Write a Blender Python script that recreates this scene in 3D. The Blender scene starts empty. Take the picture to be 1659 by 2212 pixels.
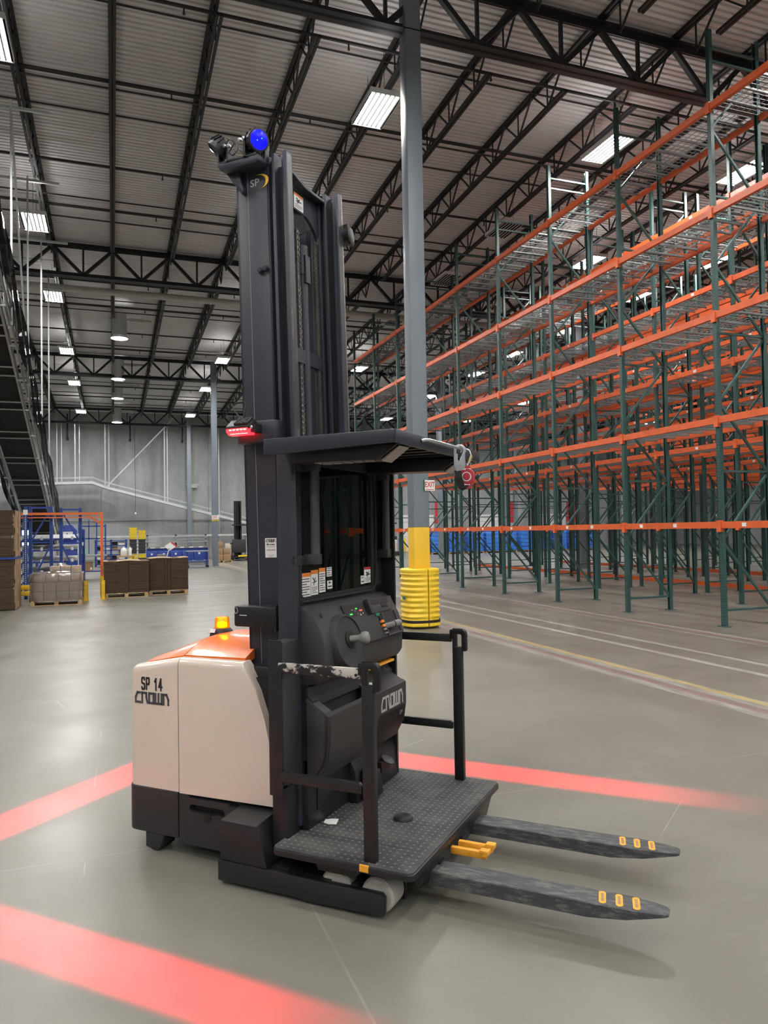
import bpy, bmesh, math, random
from mathutils import Vector, Matrix
R = random.Random(7)
S = bpy.context.scene
COL = S.collection
PI = math.pi

# ------------------------------------------------------------------ camera, world, exposure
cam_d = bpy.data.cameras.new('camera')
cam = bpy.data.objects.new('camera', cam_d); COL.objects.link(cam)
cam_d.sensor_fit = 'VERTICAL'; cam_d.sensor_height = 36.0; cam_d.lens = 1600.0 * 36 / 2212
cam_d.clip_start = 0.05; cam_d.clip_end = 300
_r, _u, _f = Vector((0.939, -0.3432, -0.0168)), Vector((0.007, -0.0293, 0.9995)), Vector((0.3435, 0.9388, 0.0251))
_f.normalize(); _r = (_r - _f * _r.dot(_f)).normalized(); _u = _r.cross(_f)
cam.matrix_world = Matrix(((_r.x, _u.x, -_f.x, 0), (_r.y, _u.y, -_f.y, 0), (_r.z, _u.z, -_f.z, 1.75), (0, 0, 0, 1)))
S.camera = cam
wd = bpy.data.worlds.new('world'); S.world = wd; wd.use_nodes = True
wd.node_tree.nodes['Background'].inputs[0].default_value = (0.6, 0.65, 0.7, 1)
wd.node_tree.nodes['Background'].inputs[1].default_value = 0.3
S.view_settings.view_transform = 'Standard'
try: S.view_settings.look = 'None'
except Exception: pass
S.view_settings.exposure = 0.0
S.view_settings.gamma = 1.0
S.view_settings.use_curve_mapping = False
TUBE_E = 335.0      # emission of the ceiling-light tubes
SKY_E = 14.0        # emission of the round skylight lenses

# ------------------------------------------------------------------ materials
MATS = {}
def mat(name, col, rough=0.5, metal=0.0, var=0.0, vscale=4.0, bump=0.0, bscale=60.0, coat=0.0, emit=None, es=0.0, stretch=None, spec=0.5):
    if name in MATS: return MATS[name]
    m = bpy.data.materials.new(name); m.use_nodes = True
    nt = m.node_tree; b = nt.nodes['Principled BSDF']
    c = (*col, 1)
    b.inputs['Base Color'].default_value = c
    b.inputs['Roughness'].default_value = rough
    b.inputs['Metallic'].default_value = metal
    b.inputs['Specular IOR Level'].default_value = spec
    if coat: b.inputs['Coat Weight'].default_value = coat; b.inputs['Coat Roughness'].default_value = 0.08
    if emit: b.inputs['Emission Color'].default_value = (*emit, 1); b.inputs['Emission Strength'].default_value = es
    if var or bump:
        tc = nt.nodes.new('ShaderNodeTexCoord')
        mp = nt.nodes.new('ShaderNodeMapping'); nt.links.new(tc.outputs['Object'], mp.inputs[0])
        if stretch: mp.inputs['Scale'].default_value = stretch
    if var:
        n = nt.nodes.new('ShaderNodeTexNoise'); n.inputs['Scale'].default_value = vscale; n.inputs['Detail'].default_value = 6; n.inputs['Roughness'].default_value = 0.65
        nt.links.new(mp.outputs[0], n.inputs['Vector'])
        rp = nt.nodes.new('ShaderNodeMapRange'); rp.inputs[1].default_value = 0.3; rp.inputs[2].default_value = 0.7
        rp.inputs[3].default_value = 1 - var; rp.inputs[4].default_value = 1 + var
        nt.links.new(n.outputs['Fac'], rp.inputs[0])
        mx = nt.nodes.new('ShaderNodeVectorMath'); mx.operation = 'SCALE'; mx.inputs[0].default_value = col
        nt.links.new(rp.outputs[0], mx.inputs['Scale']); nt.links.new(mx.outputs[0], b.inputs['Base Color'])
        rr = nt.nodes.new('ShaderNodeMapRange'); rr.inputs[3].default_value = max(0.02, rough - var * 0.25); rr.inputs[4].default_value = min(1, rough + var * 0.25)
        nt.links.new(n.outputs['Fac'], rr.inputs[0]); nt.links.new(rr.outputs[0], b.inputs['Roughness'])
    if bump:
        n2 = nt.nodes.new('ShaderNodeTexNoise'); n2.inputs['Scale'].default_value = bscale; n2.inputs['Detail'].default_value = 4
        nt.links.new(mp.outputs[0], n2.inputs['Vector'])
        bp = nt.nodes.new('ShaderNodeBump'); bp.inputs['Strength'].default_value = bump; bp.inputs['Distance'].default_value = 0.01
        nt.links.new(n2.outputs['Fac'], bp.inputs['Height']); nt.links.new(bp.outputs[0], b.inputs['Normal'])
    MATS[name] = m
    return m
def scuffed(name, col, scuff, amount, rough=0.5, scale=9.0, stretch=(1, 1, 1), edge=0.03):
    """paint with worn patches of another colour"""
    m = mat(name, col, rough, var=0.12, vscale=5)
    nt = m.node_tree; b = nt.nodes['Principled BSDF']
    src = b.inputs['Base Color'].links[0].from_socket
    tc = nt.nodes.new('ShaderNodeTexCoord'); mp = nt.nodes.new('ShaderNodeMapping'); mp.inputs['Scale'].default_value = stretch
    nt.links.new(tc.outputs['Object'], mp.inputs[0])
    n = nt.nodes.new('ShaderNodeTexNoise'); n.inputs['Scale'].default_value = scale; n.inputs['Detail'].default_value = 9; n.inputs['Roughness'].default_value = 0.7
    nt.links.new(mp.outputs[0], n.inputs['Vector'])
    rp = nt.nodes.new('ShaderNodeMapRange'); rp.inputs[1].default_value = 1 - amount - edge; rp.inputs[2].default_value = 1 - amount + edge
    nt.links.new(n.outputs['Fac'], rp.inputs[0])
    mx = nt.nodes.new('ShaderNodeMix'); mx.data_type = 'RGBA'
    nt.links.new(rp.outputs[0], mx.inputs['Factor']); nt.links.new(src, mx.inputs['A']); mx.inputs['B'].default_value = (*scuff, 1)
    nt.links.new(mx.outputs['Result'], b.inputs['Base Color'])
    return m

M_black = scuffed('black_steel', (0.012, 0.0125, 0.0145), (0.09, 0.085, 0.08), 0.30, 0.42, 26)
M_mast = mat('mast_paint', (0.028, 0.031, 0.044), 0.42, var=0.10, vscale=3, bump=0.05, bscale=300)
M_mastworn = scuffed('mast_worn_face', (0.035, 0.037, 0.043), (0.13, 0.13, 0.13), 0.40, 0.38, 5, (6, 6, 0.5))
M_steel = mat('bare_steel_edge', (0.30, 0.29, 0.27), 0.38, 0.8, var=0.2, vscale=6)
M_char = mat('charcoal_plastic', (0.030, 0.0295, 0.031), 0.55, var=0.05, vscale=8, bump=0.25, bscale=700)
M_char2 = mat('charcoal_plastic_light', (0.055, 0.056, 0.06), 0.5, bump=0.2, bscale=700)
M_darkpl = mat('black_plastic', (0.008, 0.008, 0.009), 0.5)
M_rubber = mat('rubber', (0.012, 0.012, 0.012), 0.75, bump=0.2, bscale=120)
M_cream = mat('cream_paint', (0.66, 0.575, 0.49), 0.30, var=0.02, vscale=2, coat=0.5)
M_orange = mat('hood_orange', (0.80, 0.16, 0.015), 0.34, coat=0.5, var=0.03, vscale=2)
M_skirt = mat('skirt_cast', (0.022, 0.022, 0.024), 0.48, var=0.15, vscale=5, bump=0.15, bscale=120)
M_mat = scuffed('floor_mat_dusty', (0.035, 0.037, 0.037), (0.085, 0.085, 0.08), 0.44, 0.8, 6, edge=0.12)
M_matdot = mat('mat_stud', (0.15, 0.15, 0.145), 0.75)
M_fork = scuffed('fork_steel', (0.045, 0.048, 0.053), (0.17, 0.165, 0.15), 0.42, 0.6, 9, (1.2, 5, 5), 0.10)
M_wheel = mat('polyurethane_wheel', (0.42, 0.41, 0.37), 0.5, var=0.12, vscale=10)
M_wgold = mat('lever_orange', (0.80, 0.36, 0.03), 0.5, var=0.15, vscale=20)
M_white = mat('white_paint', (0.72, 0.72, 0.70), 0.5)
M_paper = mat('paper_white', (0.78, 0.78, 0.76), 0.7)
M_ink = mat('print_black', (0.02, 0.02, 0.02), 0.6)
M_grey = mat('print_grey', (0.25, 0.25, 0.25), 0.6)
M_wornorange = mat('warning_orange', (0.85, 0.25, 0.04), 0.5)
M_wornred = mat('danger_red', (0.60, 0.03, 0.04), 0.5)
M_logo = mat('logo_slate', (0.06, 0.065, 0.08), 0.4)
M_logolight = mat('logo_light_grey', (0.42, 0.42, 0.42), 0.4)
M_yellowlogo = mat('logo_yellow', (0.90, 0.50, 0.05), 0.45)
M_zinc = mat('zinc_plated', (0.62, 0.65, 0.68), 0.28, 0.9)
M_gold = mat('zinc_gold', (0.55, 0.47, 0.25), 0.35, 0.8)
M_red = mat('red_plastic', (0.45, 0.03, 0.05), 0.4)
M_web = mat('black_webbing', (0.02, 0.018, 0.018), 0.85, bump=0.3, bscale=400)
M_gripgrey = mat('grip_grey', (0.20, 0.20, 0.185), 0.5)
M_column = mat('column_grey', (0.188, 0.222, 0.255), 0.5, var=0.05, vscale=2, bump=0.05, bscale=60)
M_yellow = mat('safety_yellow', (0.82, 0.50, 0.02), 0.5, var=0.06, vscale=4)
M_yelguard = mat('guard_yellow_poly', (0.88, 0.60, 0.035), 0.42, var=0.05, vscale=7)
M_green = None
M_beam = scuffed('rack_beam_orange', (0.70, 0.12, 0.03), (0.55, 0.20, 0.09), 0.36, 0.42, 7, (0.6, 0.6, 3))
M_wire = mat('galvanised_wire', (0.22, 0.23, 0.23), 0.5, 0.3)
M_roofsteel = mat('roof_steel_dark', (0.010, 0.011, 0.013), 0.55, var=0.1, vscale=2)
M_roofsteel2 = mat('roof_girder_dark', (0.012, 0.013, 0.016), 0.5, var=0.1, vscale=2)
M_pipe = mat('sprinkler_pipe_dark', (0.015, 0.013, 0.013), 0.5)
M_pipewhite = mat('pipe_pale', (0.45, 0.45, 0.42), 0.5)
M_galv = mat('galvanised_strut', (0.55, 0.58, 0.58), 0.4, 0.4, var=0.06, vscale=4)
M_alu = mat('conveyor_aluminium', (0.50, 0.51, 0.50), 0.42, 0.5, var=0.1, vscale=6)
M_belt = mat('conveyor_belt_black', (0.006, 0.006, 0.006), 0.7)
M_blue = mat('rack_blue', (0.016, 0.05, 0.25), 0.45, var=0.08, vscale=4)
M_blue2 = mat('tote_blue', (0.02, 0.05, 0.28), 0.5, var=0.1, vscale=6)
M_wrapblue = mat('blue_wrapped_totes', (0.04, 0.18, 0.60), 0.35, var=0.2, vscale=5)
M_cardtop = mat('cardboard_tan', (0.42, 0.29, 0.17), 0.8, var=0.1, vscale=8)
M_card = mat('cardboard_sheet', (0.30, 0.195, 0.11), 0.85, var=0.12, vscale=10)
M_cardedge = mat('cardboard_edge_dark', (0.080, 0.050, 0.028), 0.9, var=0.4, vscale=3, stretch=(0.6, 0.6, 14))
M_wood = mat('pallet_wood', (0.44, 0.30, 0.15), 0.8, var=0.2, vscale=9, stretch=(1, 6, 6))
M_ototal = mat('post_orange', (0.66, 0.14, 0.03), 0.45)
M_toteyel = mat('tote_yellow', (0.80, 0.58, 0.02), 0.45)
M_greyshelf = mat('grey_bench', (0.25, 0.27, 0.27), 0.5)
M_plwhite = mat('jug_white', (0.75, 0.75, 0.72), 0.45)
M_reflect = mat('fixture_reflector', (0.75, 0.75, 0.74), 0.4)
M_tubegap = mat('tube_gap_black', (0.006, 0.006, 0.006), 0.9, spec=0.0)
M_tube = mat('lamp_tube_lit', (1, 1, 1), 0.5, emit=(1.0, 0.985, 0.965), es=TUBE_E)
M_tubeoff = mat('lamp_tube_unlit', (0.55, 0.55, 0.53), 0.3)
M_sky = mat('skylight_lens', (1, 1, 1), 0.5, emit=(1.0, 0.98, 0.93), es=SKY_E)
M_exitgreen = mat('exit_sign_green_lit', (0.0, 0.25, 0.08), 0.5, emit=(0.05, 0.9, 0.35), es=1.2)
M_signgreen = mat('sign_green', (0.01, 0.16, 0.08), 0.5)
M_redled = mat('red_led_lens', (0.5, 0, 0.01), 0.3, emit=(1.0, 0.01, 0.015), es=9)
M_redled2 = mat('red_led_core', (0.5, 0, 0.01), 0.3, emit=(1.0, 0.10, 0.06), es=30)
M_blueled = mat('blue_led_lens', (0.0, 0.0, 0.4), 0.2, emit=(0.003, 0.003, 1.0), es=1.6)
M_blueled2 = mat('blue_led_core', (0.0, 0.0, 0.4), 0.2, emit=(0.05, 0.25, 1.0), es=3.0)
M_greenled = mat('indicator_green', (0.02, 0.3, 0.05), 0.4, emit=(0.1, 1.0, 0.15), es=0.7)
M_redind = mat('indicator_red', (0.4, 0.02, 0.02), 0.4, emit=(1.0, 0.12, 0.06), es=1.2)
M_amberlit = mat('beacon_bulb', (1, 0.6, 0.05), 0.4, emit=(1.0, 0.55, 0.02), es=9)
M_screen = mat('monitor_lit', (0.7, 0.8, 0.9), 0.4, emit=(0.75, 0.9, 1.0), es=1.6)
M_blackmesh = None

def thru(name, tint, gloss=0.08, ior=1.45, rough=0.03, emit=None, es=0, body=0.0, bodycol=(1, 1, 1)):
    """thin see-through sheet: tinted transparency + fresnel reflection (+ a little milky body)"""
    m = bpy.data.materials.new(name); m.use_nodes = True
    nt = m.node_tree; nt.nodes.clear()
    out = nt.nodes.new('ShaderNodeOutputMaterial')
    tr = nt.nodes.new('ShaderNodeBsdfTransparent'); tr.inputs[0].default_value = (*tint, 1)
    gl = nt.nodes.new('ShaderNodeBsdfGlossy'); gl.inputs['Roughness'].default_value = rough; gl.inputs[0].default_value = (1, 1, 1, 1)
    fr = nt.nodes.new('ShaderNodeFresnel'); fr.inputs[0].default_value = ior
    mx = nt.nodes.new('ShaderNodeMixShader'); nt.links.new(fr.outputs[0], mx.inputs[0])
    last = tr.outputs[0]
    if body:
        df = nt.nodes.new('ShaderNodeBsdfDiffuse'); df.inputs[0].default_value = (*bodycol, 1)
        m2 = nt.nodes.new('ShaderNodeMixShader'); m2.inputs[0].default_value = body
        nt.links.new(tr.outputs[0], m2.inputs[1]); nt.links.new(df.outputs[0], m2.inputs[2]); last = m2.outputs[0]
    if emit:
        em = nt.nodes.new('ShaderNodeEmission'); em.inputs[0].default_value = (*emit, 1); em.inputs[1].default_value = es
        ad = nt.nodes.new('ShaderNodeAddShader'); nt.links.new(last, ad.inputs[0]); nt.links.new(em.outputs[0], ad.inputs[1]); last = ad.outputs[0]
    nt.links.new(last, mx.inputs[1]); nt.links.new(gl.outputs[0], mx.inputs[2]); nt.links.new(mx.outputs[0], out.inputs[0])
    MATS[name] = m
    return m
M_glass = thru('tinted_window', (0.80, 0.75, 0.73), ior=1.5, rough=0.01)
M_amber = thru('amber_lens', (1.0, 0.42, 0.02), emit=(1.0, 0.25, 0.0), es=0.55, body=0.35, bodycol=(1.0, 0.35, 0.01))
M_film = thru('stretch_film', (0.93, 0.92, 0.91), ior=1.55, rough=0.12, body=0.09, bodycol=(0.85, 0.83, 0.82))
M_acry = thru('amber_tint_lens', (0.62, 0.50, 0.46), body=0.75, bodycol=(0.42, 0.34, 0.31), rough=0.2)
M_net = thru('black_safety_net', (0.3, 0.3, 0.3), ior=1.01, body=0.94, bodycol=(0.01, 0.01, 0.011))

def upright_mat():
    """green rack upright with rows of teardrop punch holes"""
    m = mat('rack_upright_green', (0.032, 0.085, 0.078), 0.42, var=0.10, vscale=3)
    nt = m.node_tree; b = nt.nodes['Principled BSDF']; src = b.inputs['Base Color'].links[0].from_socket
    tc = nt.nodes.new('ShaderNodeTexCoord'); sp = nt.nodes.new('ShaderNodeSeparateXYZ'); nt.links.new(tc.outputs['Object'], sp.inputs[0])
    def mth(op, a, b_=None, c=None):
        n = nt.nodes.new('ShaderNodeMath'); n.operation = op
        for i, v in enumerate((a, b_, c)):
            if v is None: continue
            if isinstance(v, (int, float)): n.inputs[i].default_value = v
            else: nt.links.new(v, n.inputs[i])
        return n.outputs[0]
    z = mth('ABSOLUTE', mth('SUBTRACT', mth('FRACT', mth('MULTIPLY', sp.outputs[2], 1 / 0.0508)), 0.5))
    y = mth('ABSOLUTE', mth('SUBTRACT', mth('ABSOLUTE', sp.outputs[1]), 0.021))
    h = mth('MULTIPLY', mth('LESS_THAN', z, 0.26), mth('LESS_THAN', y, 0.0085))
    mx = nt.nodes.new('ShaderNodeMix'); mx.data_type = 'RGBA'
    nt.links.new(h, mx.inputs['Factor']); nt.links.new(src, mx.inputs['A']); mx.inputs['B'].default_value = (0.006, 0.012, 0.012, 1)
    nt.links.new(mx.outputs['Result'], b.inputs['Base Color'])
    return m
M_green = upright_mat()
M_brace = mat('rack_brace_green', (0.040, 0.098, 0.088), 0.42, var=0.06, vscale=3)

# ------------------------------------------------------------------ mesh builder
LOOSE = {'mast_tie', 'compartment_leg', 'hanger', 'return_roller', 'rail_post', 'side_frame', 'guide_rail', 'apron_bracket', 'leg', 'support_leg', 'sensor_box', 'upright_rail', 'rail', 'shelf_beam', 'door', 'screen', 'guard_rib', 'bin_rim', 'blue_label', 'roller_bed', 'carriage_post', 'header_beam', 'outrigger_wheel', 'upright', 'mat_seam', 'kick_panel', 'wrapped_tote', 'pallet_block', 'lamp_mount'}
class MB:
    def __init__(s): s.v = []; s.f = []
    def add(s, vs, fs):
        o = len(s.v); s.v += [tuple(p) for p in vs]; s.f += [tuple(i + o for i in f) for f in fs]; return s
    def box(s, x0, x1, y0, y1, z0, z1):
        return s.add([(x0, y0, z0), (x1, y0, z0), (x1, y1, z0), (x0, y1, z0), (x0, y0, z1), (x1, y0, z1), (x1, y1, z1), (x0, y1, z1)],
                     [(3, 2, 1, 0), (4, 5, 6, 7), (0, 1, 5, 4), (1, 2, 6, 5), (2, 3, 7, 6), (3, 0, 4, 7)])
    def bar(s, p, q, w, h, up=(0, 0, 1)):
        p, q = Vector(p), Vector(q); d = (q - p).normalized(); u = Vector(up)
        if abs(d.dot(u)) > 0.99: u = Vector((1, 0, 0))
        sd = d.cross(u).normalized(); u = sd.cross(d)
        vs = []
        for c in (p, q):
            for a, b in ((-1, -1), (1, -1), (1, 1), (-1, 1)): vs.append(c + sd * a * w / 2 + u * b * h / 2)
        return s.add(vs, [(3, 2, 1, 0), (4, 5, 6, 7), (0, 1, 5, 4), (1, 2, 6, 5), (2, 3, 7, 6), (3, 0, 4, 7)])
    def cyl(s, p, q, r, n=12, r2=None, caps=True):
        p, q = Vector(p), Vector(q); d = (q - p).normalized()
        u = Vector((0, 0, 1)) if abs(d.z) < 0.9 else Vector((1, 0, 0))
        a = d.cross(u).normalized(); b = d.cross(a); r2 = r if r2 is None else r2
        vs = []
        for c, rr in ((p, r), (q, r2)):
            for i in range(n): t = 2 * PI * i / n; vs.append(c + a * math.cos(t) * rr + b * math.sin(t) * rr)
        fs = [(i, i + n, (i + 1) % n + n, (i + 1) % n) for i in range(n)]
        if caps: fs += [tuple(range(n)), tuple(range(2 * n - 1, n - 1, -1))]
        return s.add(vs, fs)
    def prism(s, poly, ax, c0, c1):
        n = len(poly)
        mk = {'x': lambda p, c: (c, p[0], p[1]), 'y': lambda p, c: (p[0], c, p[1]), 'z': lambda p, c: (p[0], p[1], c)}[ax]
        vs = [mk(p, c0) for p in poly] + [mk(p, c1) for p in poly]
        return s.add(vs, [tuple(range(n - 1, -1, -1)), tuple(range(n, 2 * n))] + [(i, (i + 1) % n, (i + 1) % n + n, i + n) for i in range(n)])
    def lathe(s, prof, c=(0, 0, 0), axis=(0, 0, 1), n=20, caps=True):
        c, d = Vector(c), Vector(axis).normalized(); u = Vector((0, 0, 1)) if abs(d.z) < 0.9 else Vector((1, 0, 0))
        a = d.cross(u).normalized(); b = d.cross(a); vs = []; m = len(prof)
        for r, h in prof:
            for i in range(n): t = 2 * PI * i / n; vs.append(c + d * h + a * math.cos(t) * r + b * math.sin(t) * r)
        fs = [(k * n + i, (k + 1) * n + i, (k + 1) * n + (i + 1) % n, k * n + (i + 1) % n) for k in range(m - 1) for i in range(n)]
        if caps: fs += [tuple(range(n)), tuple(range(m * n - 1, (m - 1) * n - 1, -1))]
        return s.add(vs, fs)
    def tube(s, path, r, n=8):
        P = [Vector(p) for p in path]; vs = []; u0 = None; m = len(P)
        for k, p in enumerate(P):
            d = (P[min(k + 1, m - 1)] - P[max(k - 1, 0)]).normalized()
            u = u0 if u0 is not None else (Vector((0, 0, 1)) if abs(d.z) < 0.9 else Vector((1, 0, 0)))
            a = d.cross(u).normalized(); b = a.cross(d); u0 = b
            for i in range(n): t = 2 * PI * i / n; vs.append(p + a * math.cos(t) * r + b * math.sin(t) * r)
        fs = [(k * n + i, (k + 1) * n + i, (k + 1) * n + (i + 1) % n, k * n + (i + 1) % n) for k in range(m - 1) for i in range(n)]
        fs += [tuple(range(n)), tuple(range(m * n - 1, (m - 1) * n - 1, -1))]
        return s.add(vs, fs)
    def strip(s, p0, p1, quadw, up): return s.bar(p0, p1, quadw, 0.002, up)
    def holed(s, outer, holes, ax, c0, c1):
        """flat plate with holes, extruded along ax"""
        bm = bmesh.new(); es = []
        for loop in [outer] + holes:
            vv = [bm.verts.new((p[0], p[1], 0)) for p in loop]
            es += [bm.edges.new((vv[i], vv[(i + 1) % len(vv)])) for i in range(len(vv))]
        bmesh.ops.triangle_fill(bm, use_beauty=True, use_dissolve=False, edges=es)
        bm.verts.index_update()
        mk = {'x': lambda p, c: (c, p[0], p[1]), 'y': lambda p, c: (p[0], c, p[1]), 'z': lambda p, c: (p[0], p[1], c)}[ax]
        n = len(bm.verts); P = [v.co.copy() for v in bm.verts]
        vs = [mk(p, c0) for p in P] + [mk(p, c1) for p in P]; fs = []
        for f in bm.faces: idx = [v.index for v in f.verts]; fs.append(tuple(idx[::-1])); fs.append(tuple(i + n for i in idx))
        for e in bm.edges:
            if len(e.link_faces) == 1: a, b = e.verts[0].index, e.verts[1].index; fs.append((a, b, b + n, a + n))
        bm.free(); return s.add(vs, fs)
    def xf(s, fn): s.v = [tuple(fn(*p)) for p in s.v]; return s
    def mesh(s, name, m, smooth=0, bevel=0, bseg=2):
        me = bpy.data.meshes.new(name); me.from_pydata(s.v, [], s.f)
        bm = bmesh.new(); bm.from_mesh(me)
        bmesh.ops.recalc_face_normals(bm, faces=bm.faces)
        if bevel:
            es = [e for e in bm.edges if len(e.link_faces) == 2 and e.calc_face_angle(0) > 0.5]
            bmesh.ops.bevel(bm, geom=es, offset=bevel, segments=bseg, profile=0.5, affect='EDGES', clamp_overlap=True)
        bm.to_mesh(me); bm.free()
        if m: me.materials.append(m)
        if smooth or bevel:
            me.shade_smooth(); me.set_sharp_from_angle(angle=math.radians(smooth or 35))
        return me
    def pieces(s):
        par = list(range(len(s.v)))
        def root(i):
            while par[i] != i: par[i] = par[par[i]]; i = par[i]
            return i
        for f in s.f:
            r0 = root(f[0])
            for i in f[1:]: par[root(i)] = r0
        gr = {}
        for f in s.f: gr.setdefault(root(f[0]), []).append(f)
        out = []
        for fs in gr.values():
            ix = sorted({i for f in fs for i in f}); mp = {i: k for k, i in enumerate(ix)}; b = MB(); b.v = [s.v[i] for i in ix]; b.f = [tuple(mp[i] for i in f) for f in fs]; out.append(b)
        return out
    def build(s, name, m, parent=None, smooth=0, bevel=0, bseg=2, kind=None):
        if name in LOOSE and not kind:      # each separate piece becomes a part of its own
            os_ = [link(name, p.mesh(name, m, smooth, bevel, bseg), parent) for p in s.pieces()]
            return os_[0]
        return link(name, s.mesh(name, m, smooth, bevel, bseg), parent, kind)
def link(name, me, parent=None, kind=None, loc=None, rz=None):
    o = bpy.data.objects.new(name, me); COL.objects.link(o)
    if parent is not None: o.parent = parent
    if kind: o['kind'] = kind
    if loc is not None: o.location = loc
    if rz is not None: o.rotation_euler = (0, 0, rz)
    return o
def tag(o, label, cat, group=None, kind=None):
    o['label'] = label; o['category'] = cat
    if group: o['group'] = group
    if kind: o['kind'] = kind
    return o
def thing(name, label, cat, loc=(0, 0, 0), rz=0, group=None, kind=None):
    o = bpy.data.objects.new(name, None); COL.objects.link(o); o.location = loc; o.rotation_euler = (0, 0, rz); o.empty_display_size = 0.2
    return tag(o, label, cat, group, kind)
def struct(o, label=None):
    o['kind'] = 'structure'
    if label: o['label'] = label
    return o
KIDS = {}
def copy_tree(o, parent=None):
    c = o.copy(); COL.objects.link(c)
    if parent is not None: c.parent = parent
    for ch in [x for x in S.objects if x.parent == o]: copy_tree(ch, c)
    return c
def text_mesh(txt, size, m, bold=0.0, align='CENTER', sx=1.0):
    cu = bpy.data.curves.new('t', 'FONT'); cu.body = txt; cu.size = size; cu.align_x = align; cu.align_y = 'CENTER'; cu.offset = bold; cu.extrude = 0.0006; cu.resolution_u = 3
    o = bpy.data.objects.new('t', cu); COL.objects.link(o)
    dg = bpy.context.evaluated_depsgraph_get(); me = bpy.data.meshes.new_from_object(o.evaluated_get(dg))
    bpy.data.objects.remove(o); bpy.data.curves.remove(cu)
    if sx != 1.0:
        for v in me.vertices: v.co.x *= sx
    me.materials.clear(); me.materials.append(m); return me
def face_mat(origin, right, up):
    """matrix that lays an XY drawing on a surface: right = x, up = y"""
    r, u = Vector(right).normalized(), Vector(up).normalized(); n = r.cross(u)
    return Matrix(((r.x, u.x, n.x, origin[0]), (r.y, u.y, n.y, origin[1]), (r.z, u.z, n.z, origin[2]), (0, 0, 0, 1)))
def place(me, name, origin, right, up, parent=None, label=None):
    o = link(name, me, parent); o.matrix_basis = face_mat(origin, right, up)
    if label: o['label'] = label
    return o
def strokes(lines, w, m, t=0.001):
    """thick poly-strokes in XY, for emblem lettering"""
    b = MB()
    for ln in lines:
        for i in range(len(ln) - 1):
            p, q = Vector((*ln[i], 0)), Vector((*ln[i + 1], 0)); d = (q - p).normalized() * w / 2
            b.bar(p - d * 0.98, q + d * 0.98, w, t, (0, 0, 1))
    return b.mesh('emblem', m)
LOGO = [  # squared capital letters of the maker's emblem
    [(0.78, 0.9), (0.38, 0.9), (0.1, 0.5), (0.1, 0.1), (0.78, 0.1)],
    [(1.1, 0.1), (1.1, 0.9), (1.72, 0.9), (1.72, 0.55), (1.9, 0.1)],
    [(2.15, 0.1), (2.15, 0.9), (2.8, 0.9), (2.8, 0.1), (2.15, 0.1)],
    [(3.1, 0.9), (3.1, 0.1), (4.0, 0.1), (4.0, 0.9)], [(3.55, 0.1), (3.55, 0.9)],
    [(4.3, 0.1), (4.3, 0.9), (4.75, 0.9), (5.0, 0.5), (5.0, 0.1)]]
def logo_mesh(width, m, h=None, st=0.36):
    k = width / 5.1; kh = h or k * 1.35
    return strokes([[((x - 2.55) * k, (y - 0.5) * kh) for x, y in ln] for ln in LOGO], k * st, m)
def label_sheet(w, h, parent, origin, right, up, head=None, lines=5, pic=False, name='warning_label'):
    """printed sticker: white sheet, coloured header band, lines of small print"""
    o = MB().box(-w / 2, w / 2, -h / 2, h / 2, 0, 0.001).build(name, M_paper, parent); o.matrix_basis = face_mat(origin, right, up)
    y = h / 2
    if head: MB().box(-w / 2, w / 2, h / 2 - h * 0.16, h / 2, 0.001, 0.0014).build('header_band', head, o); y -= h * 0.2
    pr = MB()
    if pic:
        pr.bar((-w * .25, y - h * .1, .0012), (w * .1, y - h * .3, .0012), w * .1, .0004); pr.bar((w * .1, y - h * .1, .0012), (-w * .15, y - h * .42, .0012), w * .08, .0004); pr.bar((-w * .3, y - h * .3, .0012), (w * .3, y - h * .25, .0012), w * .06, .0004)
        y -= h * .46
    n = lines; st = (y + h / 2 - h * .05) / max(n, 1)
    for i in range(n):
        yy = y - st * (i + .5); pr.box(-w * .4, w * (.4 - .25 * (i % 3 == 2)), yy - st * .16, yy + st * .16, .001, .0014)
    pr.build('print', M_ink, o)
    return o
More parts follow.
